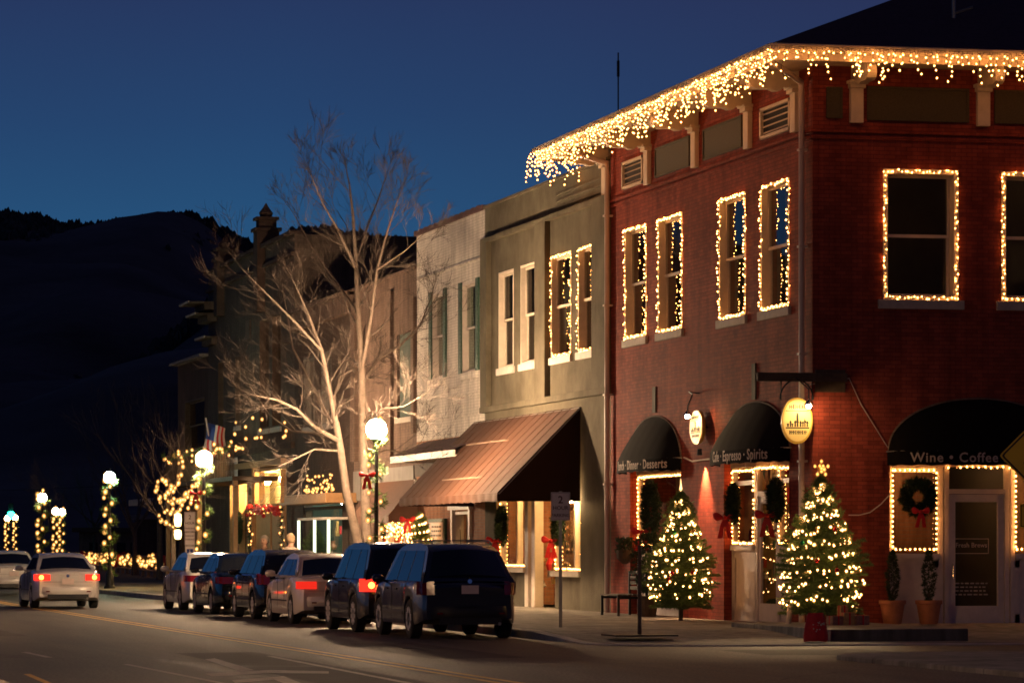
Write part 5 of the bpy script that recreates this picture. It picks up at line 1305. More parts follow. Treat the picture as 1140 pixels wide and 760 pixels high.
# ------------------------------------------------------------------ cars
def lerp_pts(P, x):
    if x <= P[0][0]: return P[0][1]
    for (a, b), (c, d) in zip(P, P[1:]):
        if x <= c: t = (x - a) / (c - a); t = t * t * (3 - 2 * t) if False else t; return b + (d - b) * t
    return P[-1][1]
def car(name, label, x, y, paint, kind='sedan', Lc=4.55, W=1.78, H=1.44, wr=.32, lit=None, rails=False, roof_glass=False, spokes=5, rot=0, group='cars parked along the kerb', cat='car', trimcol=None, wiper=False, platem=None):
    t = thing(name, label, cat, (x, y, 0), rot, group)
    h = Lc / 2; wb = Lc * .29; gc = .20 if kind == 'sedan' else .25
    if kind == 'sedan':
        top = [(-h, .86), (-h + .05, .93), (-h + .25, .98), (-h + 1.0, 1.0), (0, .94), (h - 1.35, .93), (h - .5, .82), (h - .1, .68), (h, .58)]
        side = [(-h + .52, .965), (-h + .80, 1.10), (-h + 1.28, H - .10), (-h + 1.65, H - .03), (-h + 2.15, H), (.25, H - .03), (.55, H - .10), (h - 1.25, .93)]
    else:
        top = [(-h, .88), (-h + .06, .96), (-h + .3, 1.02), (0, 1.0), (h - 1.15, 1.0), (h - .4, .93), (h - .1, .80), (h, .68)]
        side = [(-h + .10, .99), (-h + .27, 1.2), (-h + .54, H - .13), (-h + .74, H - .05), (-h + 1.35, H), (.1, H - .01), (.6, H - .07), (.85, H - .14), (h - 1.05, 1.0)]
    yw = (-wb - .02, wb + .05)
    ra = wr + .055
    st = sorted(set([-h, -h + .02, -h + .06, -h + .13, -h + .24, h, h - .03, h - .09, h - .2, h - .4] + [-h + .4 + k * (Lc - .9) / 22 for k in range(23)] + [q + s_ * ra * f for q in yw for s_ in (-1, 1) for f in (1.0, .96, .85, .66, .4, 0)]))
    rows = []
    for s in st:
        e = min(1.0, abs(s) / h); w = W / 2 * (1 - .15 * max(0, (e - .6) / .4) ** 2.6)
        if e > .985: w *= .975
        zt = lerp_pts(top, s); zb = gc + (.10 * max(0, (e - .8) / .2))
        for q in yw:
            if abs(s - q) < ra: zb = max(zb, wr + math.sqrt(max(0, ra * ra - (s - q) ** 2)))
        zz = [0, .08, .3, .52, .72, .88, .96, 1.0]; ww = [.975, .995, 1.0, .995, .985, .965, .94, .90]
        row = [(0, s, zb)]
        for f, m_ in zip(zz, ww): row.append((w * m_, s + (.10 * max(0, (zb + (zt - zb) * f) - .55) if s < -h + .3 else 0) - (.0), zb + (zt - zb) * f))
        row0 = len(row)
        row += [(w * .7, s + (.05 if s < -h + .3 else 0), zt + .025), (w * .35, s + (.05 if s < -h + .3 else 0), zt + .04), (0, s + (.05 if s < -h + .3 else 0), zt + .045)]
        fe = max(0, (e - .80) / .20); sg_ = 1 if s < 0 else -1
        row = [(a_, b_ + sg_ * fe * .17 * (abs(a_) / (W / 2)) ** 3.2, c_) for a_, b_, c_ in row]
        rows.append(row)
    b = MB(); b.grid(rows); b.grid([[(-p[0], p[1], p[2]) for p in r] for r in rows])
    for r in (rows[0], rows[-1]): b.face(r[1:-1] + [r[-1]] + [(-p[0], p[1], p[2]) for p in r[1:-1]][::-1])
    body = obj('body', b, paint, t, smooth=28)
    # wheel wells
    b = MB()
    for q in yw:
        for sg in (-1, 1): b.lathe([(ra + .01, sg * (W / 2 - .30)), (ra + .01, sg * (W / 2 - .012))], (0, q, wr), 20, 'x')
    # cabin
    wB, wT = W / 2 * .905, W / 2 * .665; zb = side[0][1] - .03
    def wz(z): return wB + (wT - wB) * max(0, (z - .97)) / (H - .97)
    S = side
    b = MB(); cols = []
    for i, (s, z) in enumerate(S):
        w = wz(z); cols.append([(w, s, z), (w * .93, s, z + .015), (w * .5, s, z + .03), (0, s, z + .035), (-w * .5, s, z + .03), (-w * .93, s, z + .015), (-w, s, z)])
    b.grid(cols)
    for sg in (1, -1): b.face([(sg * wz(z), s, z) for s, z in S])
    b.face([(wz(S[0][1]), S[0][0], S[0][1]), (-wz(S[0][1]), S[0][0], S[0][1]), (-wz(S[-1][1]), S[-1][0], S[-1][1]), (wz(S[-1][1]), S[-1][0], S[-1][1])])
    cab = obj('cabin', b, paint, t, smooth=35, bevel=.035)
    # glass panels laid 5 mm proud of the cabin
    zc, zr = 1.02, H - .10
    def front_y(z): return lerp_pts(sorted([(q[1], q[0]) for q in S[len(S) // 2:]]), z)
    def rear_y(z): return lerp_pts(sorted([(q[1], q[0]) for q in S[:len(S) // 2]]), z)
    spl = [rear_y(zc) + (.20 if kind == 'sedan' else .16), (-.62 if kind == 'sedan' else -.85), .22 if kind == 'sedan' else .12, front_y(zc) - .18]
    spr = [rear_y(zr) + (.12 if kind == 'sedan' else .10), (-.55 if kind == 'sedan' else -.88), .16 if kind == 'sedan' else .10, front_y(zr) - .10]
    for sg in (1, -1):
        for k in range(3):
            a0, a1, c0, c1 = spl[k] + .03, spl[k + 1] - .03, spr[k] + .03, spr[k + 1] - .03
            if a1 - a0 < .1: continue
            g = MB()
            for off in (.004,):
                P = [(a0, zc), (a1, zc), (c1, zr), (c0, zr)]
                A = [(sg * (wz(z) + .006), s, z) for s, z in P]; B = [(sg * (wz(z) - .01), s, z) for s, z in P]
                g.face(A); 
                for i in range(4): g.face([A[i], A[(i + 1) % 4], B[(i + 1) % 4], B[i]])
            obj('side_window', g, M['carglass'], t)
    zl, zh = (1.01 if kind == 'sedan' else 1.08), H - .13
    for nm, fy, sgn in (('rear_window', rear_y, -1), ('windscreen', front_y, 1)):
        g = MB(); rws = []
        for j in range(5):
            z = zl + (zh - zl) * j / 4; w = wz(z) - .10; rws.append([(w * u, fy(z) + sgn * (.014 + .03 * (1 - u * u)), z + .010 + .045 * (1 - abs(u) ** 2)) for u in (-1, -.5, 0, .5, 1)])
        g.grid(rws); o = obj(nm, g, M['carglass'], t, smooth=50)
        if nm == 'rear_window' and wiper:
            g = MB(); g.tube([(0, -h + .05, 1.0), (.02, rear_y(1.3) - .04, 1.3)], .012, 5); obj('wiper', g, M['trim'], o)
    # wheels
    for q in yw:
        for sg in (-1, 1):
            c = (sg * (W / 2 - .115), q, wr); b = MB()
            b.lathe([(wr * .62, -.10), (wr * .90, -.105), (wr, -.08), (wr, .08), (wr * .90, .105), (wr * .62, .10)], c, 28, 'x')
            wh = obj('wheel', b, M['tyre'], t, smooth=40)
            b = MB(); xo = sg * .085
            b.lathe([(wr * .60, -.06), (wr * .66, sg * .0), (wr * .66, xo), (wr * .60, xo * 1.08), (wr * .57, xo * .8), (wr * .57, -.02)], c, 28, 'x')
            for k in range(spokes):
                a = 6.283 * k / spokes + .3; u, v = Vector((0, math.cos(a), math.sin(a))), Vector((0, -math.sin(a), math.cos(a))); cc = Vector(c) + Vector((xo * 1.0, 0, 0))
                wd = .075 if spokes < 8 else .042
                i = [cc + u * .03 - v * wd * 1.1, cc + u * .03 + v * wd * 1.1, cc + u * wr * .6 + v * wd * .8, cc + u * wr * .6 - v * wd * .8]; dx = Vector((sg * .02, 0, 0))
                A = [p + dx for p in i]; B = [p - dx for p in i]; b.face(A); b.face(B[::-1])
                for j in range(4): b.face([A[j], A[(j + 1) % 4], B[(j + 1) % 4], B[j]])
            b.lathe([(.06, xo * .6), (.055, xo * 1.15), (.01, xo * 1.2)], c, 12, 'x')
            obj('rim', b, M['rim'], wh, smooth=35)
    # rear lights, plate, bumpers, mirrors, handles
    for sg in (-1, 1):
        g = MB(); w = W / 2
        z0, z1 = (.74, .90) if kind == 'sedan' else (.78, 1.02)
        g.grid([[(sg * (w * (.52 if kind == 'sedan' else .68)), -h - .006 + (z - .55) * .10, z) , (sg * (w * .82), -h + .002 + (z - .55) * .10, z), (sg * (w * .895), -h + .055 + (z - .55) * .1, z), (sg * (w * .945), -h + .20, z), (sg * (w * .972), -h + .34, z)] for z in (z0, (z0 + z1) / 2, z1)])
        lm = M['lens_lit'] if lit == 'bright' else (M['lens_dim'] if lit == 'dim' else M['lens_red'])
        g.v = [(a_, b_ + .17 * (min(1, abs(a_) / (W / 2)) ** 3.2) * max(0, 1 - (b_ + h) / .3) - .006, c_) for a_, b_, c_ in g.v]; o = obj('tail_light', g, lm, t)
        if lit: g = MB(); g.ball((sg * w * .78, -h - .0 + (z0 - .55) * .1, (z0 + z1) / 2), .065, 8); obj('lamp_core', g, M['lens_core'] if lit == 'bright' else M['lens_dim'], o)
        g = MB(); g.box(sg * W * .5 * .97, sg * (W * .5 * .97 + .03), -.30, -.12, .86, .885); g.box(sg * W * .5 * .97, sg * (W * .5 * .97 + .03), .55, .73, .86, .885); obj('door_handle', g, paint if kind == 'sedan' else M['trim'], t, bevel=.006)
        g = MB(); g.lathe([(.03, -.12), (.075, -.08), (.08, .02), (.05, .09)], (sg * (W / 2 + .08), front_y(1.0) - .35, 1.05), 10, 'x'); g.tube([(sg * W * .44, front_y(1.0) - .33, .99), (sg * (W / 2 + .06), front_y(1.0) - .35, 1.03)], .025, 6); obj('mirror', g, paint, t, smooth=50)
        g = MB(); g.box(sg * W * .496, sg * (W * .5 + .012), -wb + ra + .05, wb - ra, .47 if kind == 'sedan' else .42, .50 if kind == 'sedan' else .48); obj('side_moulding', g, M['trim'], t, bevel=.004)
        g = MB(); g.grid([[(sg * W * .5 * .55, h + .004, .62), (sg * W * .5 * .80, h - .04, .64), (sg * W * .5 * .92, h - .22, .68)], [(sg * W * .5 * .55, h - .03, .74), (sg * W * .5 * .80, h - .09, .76), (sg * W * .5 * .92, h - .28, .80)]]); obj('headlight', g, M['chrome'], t)
        for s_ in (spl[1], spl[2]):
            g = MB(); g.box(sg * (W / 2 * .993), sg * (W / 2 * 1.001 + .001), s_ - .004, s_ + .004, .34, .97); obj('door_seam', g, M['trim'], t)
    g = MB(); g.grid([[(u * W * .435, -h - .05 + .30 * abs(u) ** 5 + (.02 if z in (.36, .58) else 0), z) for u in [-.97, -.93, -.85, -.7, -.4, 0, .4, .7, .85, .93, .97]] for z in (.36, .42, .52, .58)]); g.face([(u * W * .435, -h - .03 + .30 * abs(u) ** 5, .58) for u in (-.97, -.93, -.85, -.7, 0, .7, .85, .93, .97)] + [(.4 * W, -h + .3, .58), (-.4 * W, -h + .3, .58)]); obj('rear_bumper', g, trimcol or paint, t, smooth=50)
    g = MB(); g.box(-W * .30, W * .30, -h - .05, -h + .02, .26, .38); obj('bumper_insert', g, M['trim'], t)
    g = MB(); zp = .64 if kind == 'sedan' else .80; g.box(-.155, .155, -h - .02 + (zp - .55) * .1, -h + .01, zp, zp + .15)
    pl = obj('number_plate', g, platem or M['plate'], t)
    g = MB(); g.tube([(W * .28, -h - .06, .27), (W * .28, -h + .3, .27)], .03, 8); obj('exhaust', g, M['steel'], t)
    if kind == 'sedan':
        g = MB(); g.box(-W * .36, W * .36, -h + .035, -h + .05, .70, .706); obj('boot_seam', g, M['trim'], t)
    g = MB(); g.tube([(0, -h - .0 + .04, zp + .22), (0, -h + .03, zp + .221)], .04, 12); obj('badge', g, M['chrome'], t)
    g = MB()
    for sg in (-1, 1): g.box(sg * W * .30 - .05, sg * W * .30 + .05, -h - .062, -h - .04, .44, .47)
    obj('reflector', g, M['lens_red'], t)
    if kind == 'suv':
        g = MB(); g.box(-W * .36, W * .36, -h - .01, -h + .01, .97, .985); obj('tailgate_trim', g, M['chrome'], t)
    if rails:
        for sg in (-1, 1):
            g = MB(); xx = sg * wT * .86; g.tube([(xx, -h + .7, H + .02), (xx, -h + .85, H + .075), (xx, .3, H + .075), (xx, .45, H)], .018, 6)
            obj('roof_rail', g, M['steel'], t, smooth=50)
        g = MB(); 
        for s_ in (-h + 1.3, -.05): g.box(-wT * .9, wT * .9, s_, s_ + .05, H + .07, H + .095)
        obj('crossbar', g, M['steel'], t, bevel=.008)
        g = MB(); g.tube([(0.0, -h + .8, H), (-.03, -h + .72, H + .28)], .006, 5); obj('aerial', g, M['trim'], t)
    return t
px_y = lambda p, x: onx(p, 607, x)[0]
CXR = -6.92
navy = car_paint('navy_paint', (.012, .016, .034), .1, .3); blk = car_paint('black_paint', (.010, .010, .012), .1, .3)
silver = car_paint('silver_beige_paint', (.72, .65, .57), .15, .35); white = car_paint('pearl_white_paint', (.68, .64, .60), .1, .3); bluedk = car_paint('dark_blue_paint', (.005, .008, .014), .4, .22)
maroon = car_paint('dark_grey_paint', (.02, .018, .02), .4, .22)
def rear_at(p, W=1.78, Lc=4.55, x=CXR): return px_y(p, x - W / 2) + Lc / 2 + .1
car('parked_car', 'dark navy wagon with roof rails parked nearest the camera', CXR, rear_at(468, 1.84, 4.7) , navy, 'suv', 4.7, 1.86, 1.66, .35, None, True, spokes=7, wiper=True, trimcol=M['trim'])
car('parked_car', 'black sport utility car with glowing brake light behind the navy wagon', CXR - .08, rear_at(409, 1.84, 4.7), blk, 'suv', 4.5, 1.84, 1.68, .36, 'bright', False, spokes=10, trimcol=M['trim'])
car('parked_car', 'silver beige saloon with lit red tail lights ahead of the black car', CXR, rear_at(331), silver, 'sedan', 4.6, 1.76, 1.46, .31, 'dim', spokes=7)
car('parked_car', 'dark compact hatchback parked just beyond the silver saloon', CXR, rear_at(288, 1.74, 4.4), maroon, 'suv', 4.4, 1.74, 1.53, .31, None, spokes=5)
car('parked_car', 'dark blue saloon parked behind the far white saloon', CXR, rear_at(241), bluedk, 'sedan', 4.6, 1.78, 1.45, .31, None, spokes=6)
car('parked_car', 'pearl white saloon at the far end of the parked row', CXR, rear_at(206, 1.78, 4.7), white, 'sedan', 4.7, 1.78, 1.45, .32, None, spokes=5)
p = ong(65, 607 + 1.65 * FPX / 101)
car('moving_car', 'white saloon with glowing red tail lights driving away in the traffic lane', p[0], p[1], white, 'sedan', 4.7, 1.78, 1.43, .31, 'bright', group=None)
mc = bpy.data.objects['moving_car']
g = MB(); g.box(-.22, .22, -1.62, -1.58, 1.02, 1.06); hl = obj('high_brake_light', g, M['lens_lit'], mc)
p = ong(2, 607 + 1.65 * FPX / 128)
car('moving_car', 'white car cut off by the left edge of the photo', p[0] + .2, p[1], white, 'sedan', 4.6, 1.78, 1.46, .31, None, group=None)

# ------------------------------------------------------------------ people
def person(label, x, y, h, rz, coat, hair):
    t = thing('person', label, 'person', (x, y, .15), rz)
    V = [(0, 0, .93), (0, 0, 1.12), (0, .01, 1.34), (0, .0, 1.46), (0, -.02, 1.56), (0, -.03, 1.68),
         (.10, 0, .88), (.11, -.03, .50), (.11, .03, .09), (.12, -.12, .04), (-.10, 0, .88), (-.11, .06, .50), (-.11, .10, .09), (-.12, -.04, .04),
         (.17, .01, 1.38), (.23, .03, 1.12), (.22, -.06, .88), (.21, -.09, .80), (-.17, .01, 1.38), (-.23, .02, 1.12), (-.22, -.07, .88), (-.21, -.10, .80)]
    E_ = [(0, 1), (1, 2), (2, 3), (3, 4), (4, 5), (0, 6), (6, 7), (7, 8), (8, 9), (0, 10), (10, 11), (11, 12), (12, 13), (2, 14), (14, 15), (15, 16), (16, 17), (2, 18), (18, 19), (19, 20), (20, 21)]
    Rr = [.15, .14, .16, .08, .06, .10, .11, .075, .05, .04, .11, .075, .05, .04, .08, .06, .045, .035, .08, .06, .045, .035]
    k = h / 1.78; V = [tuple(c * k for c in v) for v in V]
    me = bpy.data.meshes.new('body'); me.from_pydata(V, E_, []); o = bpy.data.objects.new('body', me); COL.objects.link(o)
    sk = o.modifiers.new('s', 'SKIN'); sv = me.skin_vertices[0].data
    for i, r in enumerate(Rr): sv[i].radius = (r * k, r * k)
    sv[0].use_root = True
    o.modifiers.new('ss', 'SUBSURF').levels = 2; o.modifiers['ss'].render_levels = 2
    bpy.context.view_layer.update(); m2 = bpy.data.meshes.new_from_object(o.evaluated_get(bpy.context.evaluated_depsgraph_get()))
    bpy.data.objects.remove(o)
    m2.materials.clear(); 
    for mm in (M['skin'], coat, M['jeans'], M['tyre']): m2.materials.append(mm)
    for f in m2.polygons:
        z = f.center.z / k; f.use_smooth = True
        f.material_index = 0 if z > 1.47 or (abs(f.center.x) > .16 * k and z < .88) else (1 if z > .80 else (2 if z > .09 else 3))
    ob = bpy.data.objects.new('body', m2); COL.objects.link(ob); ob.parent = t
    b = MB(); b.ball((0, .0, 1.69 * k), .118 * k, 14, 1.15); hh = obj('hair', b, hair, t, smooth=60)
    b = MB(); b.ball((0, -.045 * k, 1.65 * k), .10 * k, 14, 1.22); b.lathe([(.012, 0), (.02, .02), (.008, .05)], (0, -.15 * k, 1.63 * k), 6)
    hd = obj('head', b, M['skin'], t, smooth=60)
    for sg in (-1, 1): b = MB(); b.ball((sg * .038 * k, -.137 * k, 1.675 * k), .012, 6); obj('eye', b, M['ink'], hd)
    b = MB(); b.box(-.025, .025, -.150 * k, -.13 * k, 1.59 * k, 1.60 * k); obj('mouth', b, M['signink'], hd)
    b = MB(); b.lathe([(.21 * k, .80 * k), (.19 * k, 1.0 * k), (.20 * k, 1.25 * k), (.17 * k, 1.40 * k), (.09 * k, 1.48 * k)], (0, 0, 0), 14); b.v = [(a, c * .72, d) for a, c, d in b.v]; obj('coat', b, coat, t, smooth=60)
    return t
for px_, Z_, h_, rz_, c_, ha, lb in ((248.5, 99, 1.74, R(-35), M['coat1'], M['hair'], 'grey-haired person in a brown coat walking behind the parked cars'), (271, 95, 1.78, R(150), M['coat2'], M['hair2'], 'fair-haired person in a pale coat standing by the wooden shop front')):
    p = atd(px_, 607, Z_); person(lb, max(p.x, -5.2), p.y, h_, rz_, c_, ha)

# ------------------------------------------------------------------ christmas trees
def xtree(px, xw, pyb, h, rad, seed, label, llabel, n, star, zb):
    y = onx(px, 607, xw)[0] if True else 0
    fo, wo, tips = fir_mesh(h, rad, .32, seed, 1.05)
    t = thing('christmas_tree', label, 'christmas tree', (xw, y, zb), 0)
    obj('foliage', fo, M['fir'], t, merge=False); obj('trunk', wo, M['bark_dark'], t)
    pts = []
    turns = 9
    K = n
    for k in range(K):
        f = (k / K) ** .85; z = .33 + (h * .93 - .33) * f; q = rad * fir_prof(f) * rnd.uniform(.78, 1.03) + .04
        a = turns * 6.283 * f + rnd.uniform(-.25, .25)
        pts.append(Vector((xw + q * math.cos(a), y + q * math.sin(a), zb + z + rnd.uniform(-.06, .06))))
    vis = sorted(pts, key=lambda p: (p - CAM).length)
    s = string('string_lights', llabel, pts, [pts], .022, M['bulb_tree'], sub=2, wire_r=.003, loc=Vector((xw, y, zb)))
    for k, (m_, nm) in enumerate((('red', 'red'), ('red', 'red'), ('shutter', 'green'), ('red', 'red'), ('oval_gold', 'gold'))):
        a = math.atan2(CY - y, CX - xw) + rnd.uniform(-.9, .9); f = rnd.uniform(.2, .7); q = rad * fir_prof(f) * 1.02
        b = MB(); b.ball((0, 0, 0), .045, 12); b.tube([(0, 0, .04), (0, 0, .075)], .01, 5)
        o = obj('bauble', b, mat('bauble_' + nm + str(seed) + str(k), {'red': (.5, .02, .02), 'green': (.02, .3, .12), 'gold': (.5, .3, .06)}[nm], .15, metal=.5, var=.05), smooth=60)
        o.location = (xw + q * math.cos(a), y + q * math.sin(a), zb + .42 + (h * .93 - .42) * f)
        hf = 'low' if f < .36 else ('halfway up' if f < .54 else 'high')
        tag(o, nm + ' bauble ' + hf + ' on the fir ' + ('in front of the show window' if not star else 'at the corner with the star'), 'bauble', 'baubles on the fir ' + ('by the show window' if not star else 'at the corner'))
    return t, y
t1, y1 = xtree(758, -.85, 690, 2.62, .68, 11, 'slender lit fir in front of the awning lettered Desserts', 'warm bulbs wound round the slender fir by the show window', 330, False, .15)
t2, y2 = xtree(914, -.30, 702, 2.78, .80, 23, 'bushy lit fir topped by a star at the brick corner', 'warm bulbs wound round the bushy fir at the brick corner', 430, True, .17)
x2 = -.30
M['bulb_star'] = emit('orange_star_bulb', (1, .26, .04), 18)
# star topper
zt2 = .17 + 2.78 + .10
sv = thing('star_topper', 'glowing star of bulbs on top of the corner fir', 'star', (x2, y2, zt2 - .1))
b = MB(lambda a, c, d: (x2 + a, y2 - d, zt2 + c)); P = []
for k in range(10):
    a = R(90 + 36 * k); q = .13 if k % 2 == 0 else .055; P.append((q * math.cos(a), q * math.sin(a)))
b.prism(P, -.015, .015); obj('star_frame', b, M['oval_gold'], sv, world=True)
add_bulbs(sv, [(x2 + a * 1.0, y2 - .03, zt2 + c * 1.0) for a, c in P] + [(x2, y2 - .03, zt2)], .026, M['bulb_star'])
# second fir star-like tip light on the slender tree
b = MB(); b.lathe([(.005, 0), (.03, .05), (.012, .16), (.004, .26)], (0, 0, 0), 8); o = obj('tree_finial', b, emit('finial', (1, .62, .25), 3), None, smooth=50); o.location = (-.85, y1, .15 + 2.58); tag(o, 'small glowing spire on top of the slender fir', 'finial')
# red sack, presents and stand by the corner fir
sx, sy = ong(908, 713.5, .04)
b = MB(); rws = []
for j, (z, q) in enumerate(((0, .21), (.10, .215), (.28, .185), (.42, .15), (.47, .135))):
    rws.append([((q + .014 * math.sin(k * 1.9)) * math.cos(k * 6.283 / 20), (q * .75 + .014 * math.sin(k * 2.3)) * math.sin(k * 6.283 / 20), z + .008 * math.sin(k)) for k in range(21)])
b.grid(rws); o = obj('red_sack', b, M['redcloth'], smooth=50); o.location = (sx, sy, .045); tag(o, 'red cloth sack with pale writing standing on the pavement below the corner fir', 'sack')
g = MB()
for k in range(14): u, z = rnd.uniform(-.11, .09), rnd.choice((.15, .26)) + rnd.uniform(0, .05); g.box(u, u + rnd.uniform(.008, .03), -.172, -.166, z, z + rnd.uniform(.01, .035))
obj('lettering', g, M['letter'], o)
gi = 0
for px_, w, h_, mm, lb in ((930, .26, .16, 'gift', 'brown wrapped present beside the red sack'), (944, .22, .22, 'gift2', 'gold wrapped present left of the potted plants'), (957, .28, .17, 'gift', 'brown wrapped present nearest the flower pots'), (938, .16, .34, 'gift2', 'gold present stacked behind the brown one')):
    gx_ = ony(px_, 607, -2.6 + (.3 if gi == 3 else 0))[0]; gy_ = -2.6 + (.3 if gi == 3 else 0)
    t = thing('gift_box', lb, 'present', (gx_, gy_, .236), rnd.uniform(-.3, .3), 'presents on the raised paving')
    b = MB(); b.box(-w / 2, w / 2, -w * .4, w * .4, 0, h_); obj('box', b, M[mm], t, bevel=.008)
    b = MB(); b.box(-.015, .015, -w * .4 - .003, w * .4 + .003, .001, h_ + .003); b.box(-w / 2 - .003, w / 2 + .003, -.015, .015, .001, h_ + .0035); obj('ribbon', b, M['red'], t); gi += 1
b = MB(); b.tube([(-.9, -1.35, .17), (-.80, -1.3, .95)], .05, 8); tag(obj('wooden_leg', b, M['cream']), 'pale timber prop leaning under the corner fir', 'prop')

# ------------------------------------------------------------------ hanging oval signs
def oval(name, label, c, rw, rh, mp):
    t = thing(name, label, 'sign', c)
    ring = [(rw * math.cos(k * 6.283 / 40), rh * math.sin(k * 6.283 / 40)) for k in range(40)]
    b = MB(mp); b.prism([(a * 1.05, c_ * 1.05) for a, c_ in ring], -.035, .035); rim = obj('rim', b, M['oval_gold'], t, world=True)
    b = MB(mp); b.prism([(a * .95, c_ * .95) for a, c_ in ring], .036, .042); pn = obj('panel', b, M['oval'], t, world=True)
    b = MB(mp)
    def bar(a0, a1, z0, z1): b.box(a0 * rw, a1 * rw, z0 * rh, z1 * rh, .0425, .047)
    bar(-.78, .78, .42, .46); bar(-.80, .80, -.36, -.30)
    R2 = random.Random(4)
    u = -.55
    while u < .5:
        w = R2.uniform(.05, .09); bar(u, u + w, .52, .70 + R2.uniform(0, .03)); bar(u, u + w + .04, .60, .64) if R2.random() < .6 else None; u += w + .07
    u = -.7
    while u < .66:
        w = R2.uniform(.04, .12); hh = R2.uniform(.12, .42); bar(u, u + w, -.28, -.28 + hh); bar(u - .03, u + w + .03, -.28 + hh * .6, -.28 + hh * .6 + .05); u += w + R2.uniform(.03, .1)
    u = -.55
    while u < .55:
        w = R2.uniform(.04, .08); bar(u, u + w, -.62, -.44); bar(u, u + w + .04, -.54, -.50) if R2.random() < .6 else None; u += w + .06
    bar(-.08, .08, -.05, .26); b.ball((0, .30 * rh, .045), .02, 8)
    obj('emblem', b, M['ink'], pn, world=True)
    return t
# wall-mounted oval
oy, oz = onx(776.5, 475.5, -.16)
oval('oval_sign', 'cream oval sign standing off the brick wall between the two arched awnings', (-.16, oy, oz), .46, .33, lambda a, c, d: (-.16 - d, oy - a, oz + c))
b = MB()
for s_ in (-.2, .2): b.tube([(-.13, oy + s_, oz), (0, oy + s_, oz)], .015, 6)
obj('bracket', b, M['iron'], bpy.data.objects['oval_sign'], world=True)
def gooseneck(label, pth, end, col=None):
    t = thing('sign_lamp', label, 'lamp', pth[0]); b = MB(); b.tube(pth, .014, 6); obj('arm', b, M['iron'], t, world=True, smooth=60)
    x, y, z = end; b = MB(); b.lathe([(.02, z + .07), (.035, z + .05), (.05, z + .02), (.10, z - .02), (.105, z - .03)], (x, y, 0), 14); obj('shade', b, M['chrome'], t, world=True, smooth=60)
    b = MB(); b.ball((x, y, z - .055), .05, 10, .8); obj('lamp_bulb', b, M['sign_lamp'], t, world=True, smooth=60); return t
oy2, oz2 = onx(779, 438)
ly_, lz_ = onx(765.5, 460.5, -.42)
gooseneck('small gooseneck lamp lighting the wall-mounted oval sign', [(-.0, oy2, oz2), (-.20, oy2 + .1, oz2 + .04), (-.36, ly_ - .15, oz2 - .05), (-.42, ly_, lz_ + .15), (-.42, ly_, lz_ + .06)], (-.42, ly_, lz_))
# downlight below the oval and its conduit
dz = oz - .50
t = thing('downlight', 'small spotlight below the wall-mounted oval sign throwing a bright streak down the bricks', 'lamp', (-.12, oy - .05, dz))
b = MB(); b.lathe([(.045, dz + .06), (.055, dz - .06), (.05, dz - .07)], (-.13, oy - .05, 0), 12); obj('housing', b, M['iron'], t, world=True)
ld = bpy.data.lights.new('spot', 'SPOT'); ld.energy = 850; ld.color = (1, .52, .24); ld.spot_size = R(75); ld.spot_blend = .8; ld.shadow_soft_size = .03
lo = bpy.data.objects.new('spot_light', ld); COL.objects.link(lo); lo.parent = t; lo.location = (-.08, 0, -.14); lo.rotation_euler = (0, R(-12), 0)
yA, yB = onx(761, 510, -.05)[0], onx(790, 513, -.05)[0]
g = MB(); g.tube([(-.04, yA, onx(761, 509.5)[1]), (-.05, (yA * 2 + yB) / 3, onx(770, 513.5)[1]), (-.05, yB, onx(790, 511)[1])], .018, 6); cd = tag(obj('conduit', g, M['pipe']), 'pale conduit between the two arched awnings', 'conduit')
# hanging sign on a beam at the corner
hb0 = -1.12
t = thing('sign_beam', 'dark timber beam bolted to the corner with scrolled iron hanger', 'beam', (-.2, -.14, 4.9))
za_ = ony(880, 419, -.12)[1]
b = MB(); b.box(hb0, ony(940)[0], -.19, -.06, za_ - .09, za_ + .07); obj('beam', b, M['wood_dark'], t, world=True, bevel=.01)
b = MB(); b.box(ony(907)[0], ony(940)[0], -.06, -.002, za_ - .28, za_ + .14); obj('wall_plate', b, M['wood_dark'], t, world=True)
sx2, sz2 = ony(887, 468, -.14)
b = MB()
b.tube([(sx2 + .32 * math.cos(R(a)), -.13, za_ - .42 + .36 * math.sin(R(a))) for a in range(0, 181, 15)], .014, 6)
for s_ in (-.3, .3): b.tube([(sx2 + s_, -.13, za_ - .08), (sx2 + s_, -.13, za_ - .44)], .010, 5)
obj('iron_hanger', b, M['iron'], t, world=True)
oval('oval_sign', 'brightly lit yellow oval sign hanging from the beam at the brick corner', (sx2, -.14, sz2), .285, .41, lambda a, c, d: (sx2 + a, -.14 - d, sz2 + c))
lx, lz = ony(900.5, 448.5, -.52)
gooseneck('small lamp with pale shade in front of the hanging oval sign', [(lx - .35, -.13, za_ - .02), (lx - .2, -.35, za_ - .02), (lx, -.52, lz + .25), (lx, -.52, lz + .06)], (lx, -.52, lz))
sl_ = bpy.data.lights.new('spot', 'SPOT'); sl_.energy = 900; sl_.color = (1, .66, .34); sl_.spot_size = R(34); sl_.spot_blend = .8; sl_.shadow_soft_size = .05  # extra spot added in the lamp shade to throw a pool on the pavement
sp_ = bpy.data.objects.new('spot_light', sl_); COL.objects.link(sp_); sp_.parent = bpy.data.objects['sign_lamp.001']
o_ = Vector((lx, -.56, lz - .14)); gx0, gy0 = ong(862, 715, .05); sp_.location = o_ - root_loc(bpy.data.objects['sign_lamp.001']); sp_.rotation_euler = (Vector((gx0, gy0, 0)) - o_).to_track_quat('-Z', 'Y').to_euler()
lx2 = ony(897, 430, .05)[0]
g = MB(); P = [F(*ony(901, 428, 0), .02), F(*ony(945, 421, 0), .02), F(*ony(958, 450, 0), .02), F(*ony(988, 498, 0), .02)]; g.tube(P, .008, 4)
